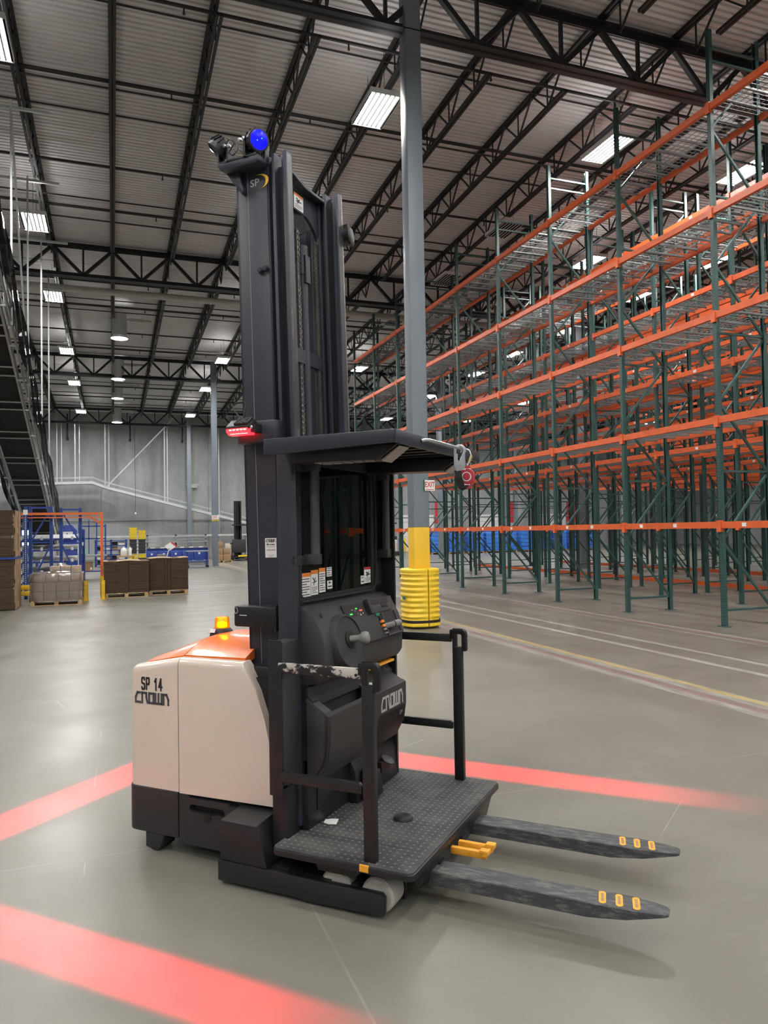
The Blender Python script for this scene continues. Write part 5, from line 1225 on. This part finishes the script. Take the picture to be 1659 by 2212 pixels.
# blue flow racks
def blue_frame(x, y, w, h, label, flip=False, tagged=False):
    t = thing('blue_storage_rack', label, 'storage rack', (x, y, 0))
    for s_ in (-1, 1):
        p = MB().box(s_ * w / 2 - .045, s_ * w / 2 + .045, -.04, .04, 0, h).build('post', M_blue, t)
        b = MB()
        for k in range(int(h / .06)): b.box(s_ * w / 2 - .012, s_ * w / 2 + .012, -.042, -.0405, .1 + k * .06, .125 + k * .06)
        b.build('slot_holes', M_paper if s_ < 0 and tagged else M_darkpl, t, kind='stuff')
    for z in (h - .04, h * .6, h * .12): MB().bar((-w / 2, 0, z), (w / 2, 0, z), .045, .05).build('cross_tie', M_blue, t)
    d = 1 if flip else -1
    MB().bar((d * w / 2 * .9, 0, h * .62), (-d * w / 2 * .9, 0, h - .1), .04, .045).build('diagonal_tie', M_blue, t)
    MB().bar((-d * w / 2 * .9, 0, h * .57), (d * w / 2 * .9, 0, h * .15), .04, .045).build('diagonal_tie', M_blue, t)
    return t
blue_frame(-1.97, 23.6, 0.55, 2.62, 'tall blue braced rack frame left of the number 1 sign')
blue_frame(-1.17, 23.6, 0.52, 2.56, 'tall blue braced rack frame left of the orange post', True)
sp_ = thing('blue_rack_post', 'single blue rack post with a white tag at the top', 'rack post', (-2.30, 22.9, 0)); MB().box(-.04, .04, -.04, .04, 0, 2.6).build('post', M_blue, sp_); MB().box(-.06, .06, -.05, -.042, 2.36, 2.5).build('tag', M_paper, sp_)
b = MB()
for k in range(38): b.box(-.012, .012, -.042, -.0405, .3 + k * .055, .325 + k * .055)
b.build('slot_holes', M_paper, sp_, kind='stuff')
fr_ = thing('flow_rack', 'blue gravity flow rack with grey rollers and white end stops', 'flow rack', (-1.6, 24.3, 0))
for z in (.35, .62, .95, 1.30, 1.62):
    MB().box(-1.1, .75, -.05, .02, z, z + .05).box(-1.1, .75, 1.2, 1.27, z + .12, z + .17).build('shelf_beam', M_blue, fr_)
    MB().prism([(-.05, z + .05), (1.2, z + .16), (1.2, z + .18), (-.05, z + .07)], 'x', -1.05, .7).build('roller_bed', M_greyshelf, fr_)
    for i in range(6): MB().box(-1.0 + i * .28, -.93 + i * .28, -.065, -.052, z + .02, z + .12).build('end_stop', M_plwhite, fr_)
for x in (-1.1, .72):
    for y in (-.02, 1.22): MB().box(x - .03, x + .03, y - .03, y + .03, 0, 1.95).build('post', M_blue, fr_)
sc_ = thing('stack_light', 'white pole sensor unit on the flow rack', 'sensor', (-.98, 24.15, 0)); MB().cyl((0, 0, 0.8), (0, 0, 1.72), .03, 10).lathe([(.04, 1.72), (.04, 1.78), (.02, 1.82), (.001, 1.82)]).build('pole', M_plwhite, sc_, smooth=40); MB().box(.03, .13, -.04, .04, 1.45, 1.55).box(-.03, .1, -.05, .03, 1.2, 1.35).build('sensor_box', M_plwhite, sc_, bevel=.005)
MB().box(-.1, .1, -.1, .1, 0, .02).cyl((0, 0, 0), (0, 0, .8), .02, 8).build('base', M_greyshelf, sc_)
# blue machine with number board
mc = thing('blue_cabinet', 'blue machine cabinet carrying a white number 1 board', 'machine', (-1.28, 28.5, 0))
MB().box(-.3, .3, 0, .8, 0, 1.5).build('body', M_blue2, mc, bevel=.02); MB().prism([(-.55, 1.5), (.05, 1.5), (.05, 1.95), (-.1, 2.15), (-.35, 2.15), (-.55, 1.95)], 'y', .3, .7).build('hood', M_blue2, mc, bevel=.02)
MB().box(-.46, -.08, .27, .28, 1.60, 1.90).build('number_board', M_paper, mc); place(text_mesh('1', .26, M_ink, .004), 'number', (-.27, .269, 1.75), (1, 0, 0), (0, 0, 1), mc)
MB().box(.1, .3, -.01, 0, .5, .9).box(.1, .3, -.01, 0, 1.0, 1.4).build('door', M_blue, mc)
mn = thing('computer_monitors', 'pair of bright monitors behind the blue rack post', 'monitor', (-3.12, 29.5, 1.18)); MB().box(-.3, .3, 0, .03, .02, .36).box(-.3, .3, 0, .03, .5, .8).build('screen', M_screen, mn); MB().box(-.33, .33, .03, .08, -.02, .84).box(-.05, .05, .03, .1, -.3, 0).build('case', M_darkpl, mn)
MB().box(-.6, .6, -.3, .4, -.35, -.3).box(-.55, -.5, -.25, .35, -1.35, -.35).box(.5, .55, -.25, .35, -1.35, -.35).build('desk', M_blue2, mn)
# green exit light on the far wall
ex = thing('exit_light', 'small lit green exit light on the back wall at left', 'exit light', (-6.1, Y1 - .1, 2.35)); MB().box(-.3, .3, 0, .1, -.14, .14).build('lit_panel', M_exitgreen, ex); place(text_mesh('EXIT', .2, M_paper, .002), 'lettering', (0, -.004, 0), (1, 0, 0), (0, 0, 1), ex)

# blue workstation with green bottle, shelving, totes, benches toward the back wall
ws = thing('workstation', 'blue packing workstation with upright rails right of the number 1 machine', 'workbench', (-.85, 32.0, 0))
MB().box(-.5, .6, -.4, .4, .92, .97).build('worktop', M_greyshelf, ws)
for x in (-.45, .55):
    for y in (-.35, .35): MB().box(x - .03, x + .03, y - .03, y + .03, 0, .92 if y < 0 else 2.2).build('leg', M_blue, ws)
MB().box(-.45, .55, .33, .37, 2.1, 2.15).box(-.45, .55, .33, .37, 1.6, 1.65).box(-.1, -.06, .33, .37, 1, 2.4).box(.2, .24, .33, .37, 1, 2.4).build('upright_rail', M_blue, ws)
MB().box(-.45, .55, -.3, .35, .3, .34).build('lower_shelf', M_blue, ws)
o = MB().box(-.18, .18, -.2, .2, 0, .36).build('carton', M_card); o.location = (-.95, 31.9, .34); tag(o, 'brown carton under the blue packing workstation', 'box'); MB().box(.08, .15, -.202, -.2, .05, .14).build('label', M_paper, o)
o = MB().lathe([(.05, 0), (.09, .02), (.09, .2), (.06, .26), (.06, .3), (.001, .3)]).build('green_bottle', MATS['indicator_green'] if False else mat('bottle_green', (.1, .5, .3), .4), smooth=40); o.location = (-1.1, 31.8, .97); tag(o, 'green bottle on the blue packing workstation', 'bottle')
sh = thing('shelving_unit', 'blue bin shelving behind the orange post', 'shelving', (-.12, 44.2, 0))
for x in (-.8, 0, .8): MB().box(x - .05, x + .05, -.3, .3, 0, 1.5).build('upright', M_blue, sh)
for k in range(6): MB().box(-.8, .8, -.3, .3, .1 + k * .26, .15 + k * .26).build('shelf', M_blue, sh)
for k in range(5):
    for i in range(4):
        if (k * 5 + i * 3) % 7 in (0, 1, 4, 5):
            o = MB().prism([(-.18, .0), (.2, .0), (.2, .18), (-.05, .18), (-.2, .12)], 'x', -.16, .16).build('shelf_bin', (M_darkpl, M_plwhite, M_card)[(i + k) % 3]); o.location = (-.12 - .555 + i * .37, 44.15, .15 + k * .26); tag(o, 'small bin on the blue shelving, %s shelf up, %s from the left' % (ORD[k], ORD[i]), 'bin', 'bins on the blue shelving')
# yellow and dark totes in two stacks
def tote(x, y, z, m_, label, h=.16, w=.40):
    b = MB(); b.prism([(-w / 2 + .03, 0), (w / 2 - .03, 0), (w / 2, h), (-w / 2, h)], 'y', -.2, .2); o = b.build('tote', m_, bevel=.01); o.location = (x, y, z); tag(o, label, 'tote', 'stacked totes'); MB().box(-w / 2 - .02, w / 2 + .02, -.22, .22, h - .035, h).build('rim', m_, o); return o
for i, (x, n0) in enumerate(((1.05, 4), (1.52, 3))):
    side_ = 'left' if i == 0 else 'right'
    for k in range(3): tote(x, 44.0, .0 + k * .22, M_toteyel if i == 0 else (M_toteyel if k == 2 else mat('tote_charcoal', (.03, .03, .035), .5)), '%s tote of the three lowest in the %s tote stack' % (('bottom', 'second', 'third')[k], side_), .215)
    for k in range(4): tote(x, 44.0, .70 + k * .20, mat('tote_charcoal', (.03, .03, .035), .5), 'dark grey tote in the middle of the %s tote stack, %s from its top' % (side_, ('fourth', 'third', 'second', 'first')[k]), .19)
    for k in range(n0): tote(x, 44.0, 1.50 + k * .165, M_toteyel, 'yellow tote near the top of the %s tote stack, %s from the top' % (side_, ('first', 'second', 'third', 'fourth')[n0 - 1 - k]), .16)
# benches, blue bins, jug table, sign, cart
bn1 = thing('long_bench', 'long blue and grey sorting bench below the exit sign', 'workbench', (3.75, 46.0, 0))
MB().box(-1.9, 1.6, -.5, .5, 1.25, 1.3).build('top_shelf', M_greyshelf, bn1); MB().box(-1.9, 1.6, -.45, .45, .2, .92).build('panel', M_blue2, bn1); MB().box(-1.9, 1.6, -.52, .5, .92, 1.0).build('worktop', M_greyshelf, bn1)
for x in (-1.85, -.2, 1.55): MB().box(x - .05, x + .05, .3, .4, 0, 1.72).build('upright', M_greyshelf, bn1)
MB().box(-1.9, 1.6, .3, .4, 1.64, 1.72).box(-1.9, 1.6, .3, .36, 1.42, 1.46).build('rail', M_greyshelf, bn1)
for k in range(6): MB().box(-1.7 + k * .55, -1.45 + k * .55, -.531, -.52, .93, .99).build('shelf_tag', M_paper, bn1)
for k in range(5):
    o = MB().prism([(-.25, 0), (.25, 0), (.3, .55), (-.3, .55)], 'y', -.2, .2).build('blue_bin', M_blue2, bevel=.02); o.location = (2.0 + k * .64, 43.2, .25); tag(o, 'dark blue bin in the row below the sorting bench, %s from the left' % ('first', 'second', 'third', 'fourth', 'fifth')[k], 'bin', 'row of blue bins'); MB().box(-.05, .05, -.225, -.215, .35, .45).build('tag', M_paper, o)
    
bs = thing('bin_stand', 'grey stand carrying the row of blue bins', 'stand', (3.3, 43.2, -.1)); MB().box(-1.7, 1.7, -.25, .25, .3, .35).build('shelf', M_greyshelf, bs); MB().box(-1.65, -1.6, -.2, .2, 0, .3).box(1.6, 1.65, -.2, .2, 0, .3).build('leg', M_greyshelf, bs)
tb = thing('wooden_stool_table', 'small wooden table carrying two white jugs', 'table', (.52, 36.0, 0)); MB().box(-.38, .38, -.25, .25, .74, .80).build('top', M_wood, tb)
for x in (-.33, .33): MB().box(x - .04, x + .04, -.2, .2, 0, .74).build('leg', M_wood, tb)
for x, w, lb in ((.45, .14, 'large white jug on the small wooden table'), (.72, .07, 'slim white jug on the small wooden table')):
    o = MB().lathe([(w * .9, 0), (w, .03), (w, .38), (w * .6, .5), (w * .25, .54), (w * .25, .6), (.001, .6)], n=12).build('white_jug', M_plwhite, smooth=35); o.location = (x, 36.0, .80); o.scale = (1, 1, .68); tag(o, lb, 'jug'); MB().tube([(w * .5, 0, .52), (w * 1.1, 0, .5), (w * 1.05, 0, .36)], .015, 6).build('handle', M_plwhite, o)
sg = thing('paddle_sign', 'leaning white and red paddle sign on a pole beside the grey bin', 'sign', (2.62, 40.0, 0)); sg.scale = (1, 1, .78); MB().bar((-.18, 0, .0), (.1, 0, 1.3), .04, .04).build('pole', M_plwhite, sg); b = MB(); b.box(-.2, .2, -.02, -.005, -.2, .2); b.xf(lambda x, y, z: (x * .75 - z * .66 + .14, y, x * .66 + z * .75 + 1.42)); b.build('paddle', M_paper, sg); b = MB(); b.box(-.2, .2, .0, .012, -.2, .2); b.xf(lambda x, y, z: (x * .75 - z * .66 + .22, y, x * .66 + z * .75 + 1.46)); b.build('red_backing', M_wornred, sg)
o = MB().lathe([(.17, 0), (.22, .5), (.235, .5), (.235, .53), (.2, .53)], n=16).build('waste_bin', M_greyshelf, smooth=40); o.location = (2.35, 40.2, .0); o.scale = (1, 1, 1.35); tag(o, 'grey waste bin beside the paddle sign', 'bin')
ct = thing('bench_cart', 'blue wheeled bench cart with pale top in front of the exit column', 'cart', (4.15, 39.6, 0)); MB().box(-.6, .5, -.35, .35, .82, .87).build('top', M_greyshelf, ct); MB().box(-.65, .5, -.3, .3, .3, .34).build('lower_shelf', M_blue, ct)
for x in (-.55, .45):
    for y in (-.3, .3): MB().box(x - .025, x + .025, y - .025, y + .025, .1, .82).build('leg', M_blue, ct); MB().cyl((x, y - .02, .06), (x, y + .02, .06), .06, 12).build('caster', M_rubber, ct)
# cartons on a pallet beyond the exit column
euro_pallet(6.2, 45.5, 1.1, 1.0, 'wooden pallet with a few cartons right of the exit column')
for i, (x, z, w) in enumerate(((5.95, .13, .45), (6.43, .13, .45), (5.95, .50, .45), (6.41, .50, .4), (5.97, .87, .45))):
    o = MB().box(-w / 2, w / 2, -.25, .25, 0, .36).build('carton', M_card, bevel=.01); o.location = (x, 45.4, z); tag(o, 'tan carton on the small pallet right of the exit column, %s' % ('bottom left', 'bottom right', 'middle left', 'middle right', 'topmost')[i], 'box', 'cartons by the exit column'); MB().box(-w / 2, w / 2, -.03, .03, .36, .362).build('tape', M_cardtop, o)

# ------------------------------------------------------------------ inclined belt conveyor, upper left
CV = thing('inclined_conveyor', 'long inclined belt conveyor with black belt and aluminium rails, climbing to the upper left', 'conveyor', (0, 0, 0))
cx0, cx1 = -3.12, -2.17; ya, yb_ = 33.6, 11.0; sl = math.tan(math.radians(18.2))
def cz(y): return 3.0 + (28.0 - y) * sl
def sbox(b, xa, xb, y0, y1, d0, d1): return b.add([(xa, y0, cz(y0) + d0), (xb, y0, cz(y0) + d0), (xb, y0, cz(y0) + d1), (xa, y0, cz(y0) + d1), (xa, y1, cz(y1) + d0), (xb, y1, cz(y1) + d0), (xb, y1, cz(y1) + d1), (xa, y1, cz(y1) + d1)], [(0, 1, 2, 3), (7, 6, 5, 4), (0, 4, 5, 1), (1, 5, 6, 2), (2, 6, 7, 3), (3, 7, 4, 0)])
sbox(MB(), cx0 + .06, cx1 - .06, ya, yb_, .10, .13).build('belt', M_belt, CV)
for xa in (cx0, cx1 - .05): sbox(sbox(sbox(MB(), xa, xa + .05, ya, yb_, 0, .03), xa + .02, xa + .03, ya, yb_, .03, .2), xa, xa + .05, ya, yb_, .2, .23).build('side_rail', M_alu, CV)
b = MB(); y = ya
k = 0
while y > yb_:
    b.cyl((cx0 + .05, y, cz(y) + .05), (cx1 - .05, y, cz(y) + .05), .022, 8); 
    if k % 2 == 0: y -= .4
    else: y -= 1.3
    k += 1
b.build('return_roller', M_alu, CV, smooth=40)
b = MB(); y = ya
while y > yb_:
    for xa in (cx0 - .02, cx1 + .01): b.add(*((lambda q: (q.v, q.f))(MB().box(xa, xa + .012, y - .04, y, cz(y) + .05, cz(y) + .16))))
    y -= .16
b.build('rail_bolts', M_pipewhite, CV, kind='stuff')
b = MB(); y = ya
for xa in (cx1 + .12, cx0 - .14): b.bar((xa, ya, cz(ya) + .42), (xa, yb_, cz(yb_) + .42), .03, .03); b.bar((xa, ya, cz(ya) + .05), (xa, yb_, cz(yb_) + .05), .04, .06)
while y > yb_:
    for xa in (cx1 + .12, cx0 - .14): b.bar((xa, y, cz(y) - .05), (xa, y, cz(y) + .6), .03, .03); b.bar((xa, y, cz(y)), (xa - .14 if xa > cx1 else xa + .14, y, cz(y)), .03, .04)
    y -= 1.5
b.build('guard_rail', M_alu, CV)
# black safety net along both sides, sagging a little
for xa, nm in ((cx1 + .20, 'near'), (cx0 - .2, 'far')):
    b = MB(); vs = []; n = 60
    for i in range(n + 1):
        y = ya + (yb_ - ya) * i / n
        for j in range(6): vs.append((xa + .03 * math.sin(i * .9 + j) + .02 * j, y, cz(y) + 1.12 + .05 * math.sin(i * .55) - j * (.31 + .015 * math.sin(i * .8))))
    b.add(vs, [(i * 6 + j, i * 6 + j + 1, i * 6 + 7 + j, i * 6 + 6 + j) for i in range(n) for j in range(5)]); b.build('safety_net', M_net, CV, smooth=80)
sbox(MB(), cx1 - .02, cx1 + .16, 18.4, 17.6, .3, 1.0).build('motor_cover', M_alu, CV, bevel=.05)
for xa in (cx0, cx1): MB().bar((xa, ya - .2, 0), (xa, ya - .2, cz(ya)), .08, .08).bar((xa, 30.2, 0), (xa, 30.2, cz(30.2)), .08, .08).build('support_leg', M_galv, CV)
# hanging struts
def strut(p, q, w=.041, nm='hanger'): return MB().bar(p, q, w, w).build(nm, M_galv, CV)
for y, dx in ((14.2, 0), (17.7, 0), (21.0, 0), (24.9, 0), (27.6, 0)):
    for xa in (cx1 + .14, cx0 - .16): strut((xa, y, cz(y) - .05), (xa, y, roof_z(y) - .6))
strut((cx1 + .14, 14.6, cz(14.6) + .1), (cx1 - .3, 13.4, roof_z(13.4) - .6)); strut((cx1 + .14, 21.3, cz(21.3)), (cx1 + .14, 17.6, roof_z(17.4) - .6))
for y in (17.7, 21.0, 24.9): MB().bar((cx0 - .3, y, roof_z(y) - .72), (cx1 + .9, y, roof_z(y) - .72), .06, .06).build('hanger_cross', M_galv, CV)

# ------------------------------------------------------------------ accumulation conveyor along the back wall
WC = thing('wall_conveyor', 'pale conveyor hung along the back wall, sloping down to the right', 'conveyor', (0, 55.8, 0))
pts = [(-9.0, 5.2), (-1.35, 5.45), (-.45, 5.1), (10.5, 2.2), (13, 2.2)]
for i in range(len(pts) - 1):
    (xa, za), (xb, zb) = pts[i], pts[i + 1]
    for y in (-.35, .35): MB().bar((xa, y, za), (xb, y, zb), .05, .18).build('side_frame', M_galv, WC)
    MB().bar((xa, 0, za + .02), (xb, 0, zb + .02), .64, .05).build('roller_bed', M_alu, WC)
    MB().bar((xa, -.4, za + .38), (xb, -.4, zb + .38), .03, .03).bar((xa, .4, za + .38), (xb, .4, zb + .38), .03, .03).build('guide_rail', M_galv, WC)
for x in (-3.6, -2.45, -.5, 3.5, 6.95, 7.2):
    z = 5.3 if x < -.9 else 5.1 - (x + .45) * .265
    MB().bar((x, -.38, z), (x, -.38, roof_z(55.8) - .8), .06, .06).bar((x + .25, .38, z), (x + .25, .38, roof_z(55.8) - .8), .06, .06).build('hanger', M_galv, WC)
MB().bar((-.45, -.38, 5.1), (4.3, -.38, 10.3), .07, .07).build('sway_brace', M_galv, WC)
MB().bar((-3.9, 0, 0), (-3.9, 0, 5.1), .08, .08).build('support_leg', M_galv, WC)
LC = thing('floor_conveyor', 'long low roller conveyor in front of the back wall', 'conveyor', (0, 52.5, 0)); MB().box(-1.0, 9.0, -.4, .4, 1.62, 1.68).build('roller_bed', M_greyshelf, LC); MB().box(-1, 9, -.42, -.38, 1.58, 1.70).box(-1, 9, .38, .42, 1.58, 1.70).build('side_frame', M_galv, LC)
for x in (-.8, 1.5, 4, 6.5, 8.8): MB().box(x - .04, x + .04, -.38, .38, 0, 1.58).build('leg', M_galv, LC)
# wall fittings
o = MB().cyl((X0, Y1 - .12, 2.8), (X1, Y1 - .12, 2.8), .035, 8).build('wall_pipe', M_greyshelf, smooth=40); tag(o, 'grey pipe run along the back wall', 'pipe', kind='structure'); del o['category']
for x in (-4.6, 5.6, 7.6): o = MB().cyl((x, Y1 - .1, 0.3), (x, Y1 - .1, 10.6), .05, 8).build('downpipe', M_pipewhite if x != 5.6 else mat('rusty_downpipe', (.38, .33, .27), .6), smooth=40); tag(o, 'slim vertical pipe on the back wall %s' % {-4.6: 'behind the inclined conveyor', 5.6: 'with rusty brown tone', 7.6: 'right of the far columns'}[x], 'pipe', kind='structure'); del o['category']
for x in (-4.2, -3.0, 1.2, 4.9, 9.2): o = MB().box(x - .06, x + .06, Y1 - .5, Y1, 8.6, 8.75).box(x - .05, x + .05, Y1 - .5, Y1 - .42, 8.7, 10.4).build('wall_bracket', M_roofsteel); tag(o, 'dark roof anchor bracket high on the back wall', 'bracket', 'wall anchor brackets', 'structure'); del o['category']
pc = thing('pull_cord', 'thin pull cord hanging before the back wall', 'cord', (1.4, 52, 3.2)); MB().cyl((0, 0, 0), (0, 0, 7), .012, 5).build('cord', M_pipe, pc); MB().lathe([(.001, -.1), (.06, -.06), (.06, 0), (.001, .04)], n=10).build('handle', M_plwhite, pc)
o = thing('junction_box', 'conduit junction box on the back wall', 'junction box', (5.6, Y1 - .25, 5.2)); MB().box(-.35, .35, 0, .12, .0, .25).build('box_body', M_pipewhite, o); MB().box(-.5, .5, .0, .08, .22, .28).build('strut', M_galv, o)

# ------------------------------------------------------------------ other trucks and stock in the distance
def far_truck(x, y, rz, label, mast_h=3.8):
    t = thing('order_picker', label, 'order picker', (x, y, 0), rz)
    MB().box(-.5, .5, .35, 1.2, .3, 1.1).build('body_cover', M_cream, t, bevel=.06); MB().box(-.5, .5, .3, 1.22, .06, .3).build('skirt', M_skirt, t, bevel=.03)
    for s_ in (-1, 1): MB().box(s_ * .16 - .05, s_ * .16 + .05, .1, .35, .1, mast_h).build('mast_rail', M_black, t)
    MB().box(-.12, .12, .2, .26, mast_h - .25, mast_h).box(-.12, .12, .2, .26, 2.5, 2.6).build('mast_tie', M_black, t); MB().box(-.11, .11, .27, .30, .1, mast_h - .05).build('mast_plate', M_darkpl, t); MB().cyl((0, .22, .2), (0, .22, mast_h - .3), .05, 10).build('lift_cylinder', M_mast, t)
    MB().box(-.42, .42, -.6, .15, 2.22, 2.30).build('overhead_guard', M_black, t); MB().box(-.45, .45, -.05, .1, .5, 1.35).build('console', M_char, t, bevel=.03); MB().box(-.62, .62, -.65, .1, .18, .26).build('platform', M_black, t)
    MB().box(-.35, .35, -.66, -.62, .26, .36).build('yellow_sill', M_toteyel, t)
    for s_ in (-1, 1):
        MB().box(s_ * .3 - .06, s_ * .3 + .06, -1.6, -.6, .08, .15).build('fork', M_fork, t)
        MB().box(s_ * .58 - .02, s_ * .58 + .02, -.2, -.15, .26, 1.15).box(s_ * .58 - .02, s_ * .58 + .02, -.2, .1, 1.05, 1.12).build('side_gate', M_black, t)
        MB().box(s_ * .55 - .06, s_ * .55 + .06, -.4, .4, .02, .12).build('outrigger', M_black, t); MB().cyl((s_ * .5 - .05, -.35, .08), (s_ * .5 + .05, -.35, .08), .08, 14).build('load_wheel', M_wheel, t)
    return t
far_truck(7.55, 47.6, .25, 'distant black and cream order picker parked by the back wall, left of the mast')
far_truck(18.4, 49.0, 2.7, 'distant cream order picker seen between the mast and the yellow column', 6.5)
far_truck(17.2, 53.5, 3.0, 'farther order picker with dark mast behind the cream one', 3.6)
for i in range(11):
    x = 20.3 + i * 1.45
    t = thing('blue_tote_pallet', 'blue film-wrapped pallet of totes beyond the racks, %s from the left' % ('first second third fourth fifth sixth seventh eighth ninth tenth eleventh'.split()[i]), 'pallet load', (x, 48.5 + .15 * (i % 3), 0), group='blue pallet loads beyond the racks')
    b = MB()
    for k in range(6):
        for j in range(2): b.box(-.58 + j * .59, -.01 + j * .59, -.5, .5, .14 + k * .27, .39 + k * .27)
    b.build('wrapped_tote', M_wrapblue, t, bevel=.02); MB().box(-.6, .6, -.5, .5, .10, .13).box(-.6, -.5, -.5, .5, 0, .1).box(-.05, .05, -.5, .5, 0, .1).box(.5, .6, -.5, .5, 0, .1).build('pallet', M_wood, t)
for i, x in enumerate((20.5, 26, 33, 39)):
    o = MB().box(-.45, .45, -.03, 0, -.9, .9).build('red_banner', M_wornred); o.location = (x, Y1 - .02, 3.2); tag(o, 'red panel on the back wall seen through the racks, %s from the left' % ('first', 'second', 'third', 'fourth')[i], 'panel', 'red wall panels')
for i, x in enumerate((24.0, 30.5, 37.0)):
    d = MB().box(x - 1.4, x + 1.4, Y1 - .08, Y1 - .01, 0, 3.0).build('door_%d' % (i + 1), M_white); struct(d, 'white sectional dock door in the back wall')
    for k in range(1, 5): MB().box(x - 1.4, x + 1.4, Y1 - .095, Y1 - .08, k * .6 - .012, k * .6 + .012).build('panel_joint', M_greyshelf, d)
    for s_ in (-1.7, 1.7):
        o = MB().lathe([(.09, 0), (.09, 1.05), (.05, 1.12), (.001, 1.13)], n=14).build('bollard', M_yellow, smooth=40); o.location = (x + s_, Y1 - 1.2, 0); tag(o, 'yellow bollard at the %s side of the %s dock door beyond the racks' % ('left' if s_ < 0 else 'right', ('first', 'second', 'third')[i]), 'bollard', 'dock bollards')
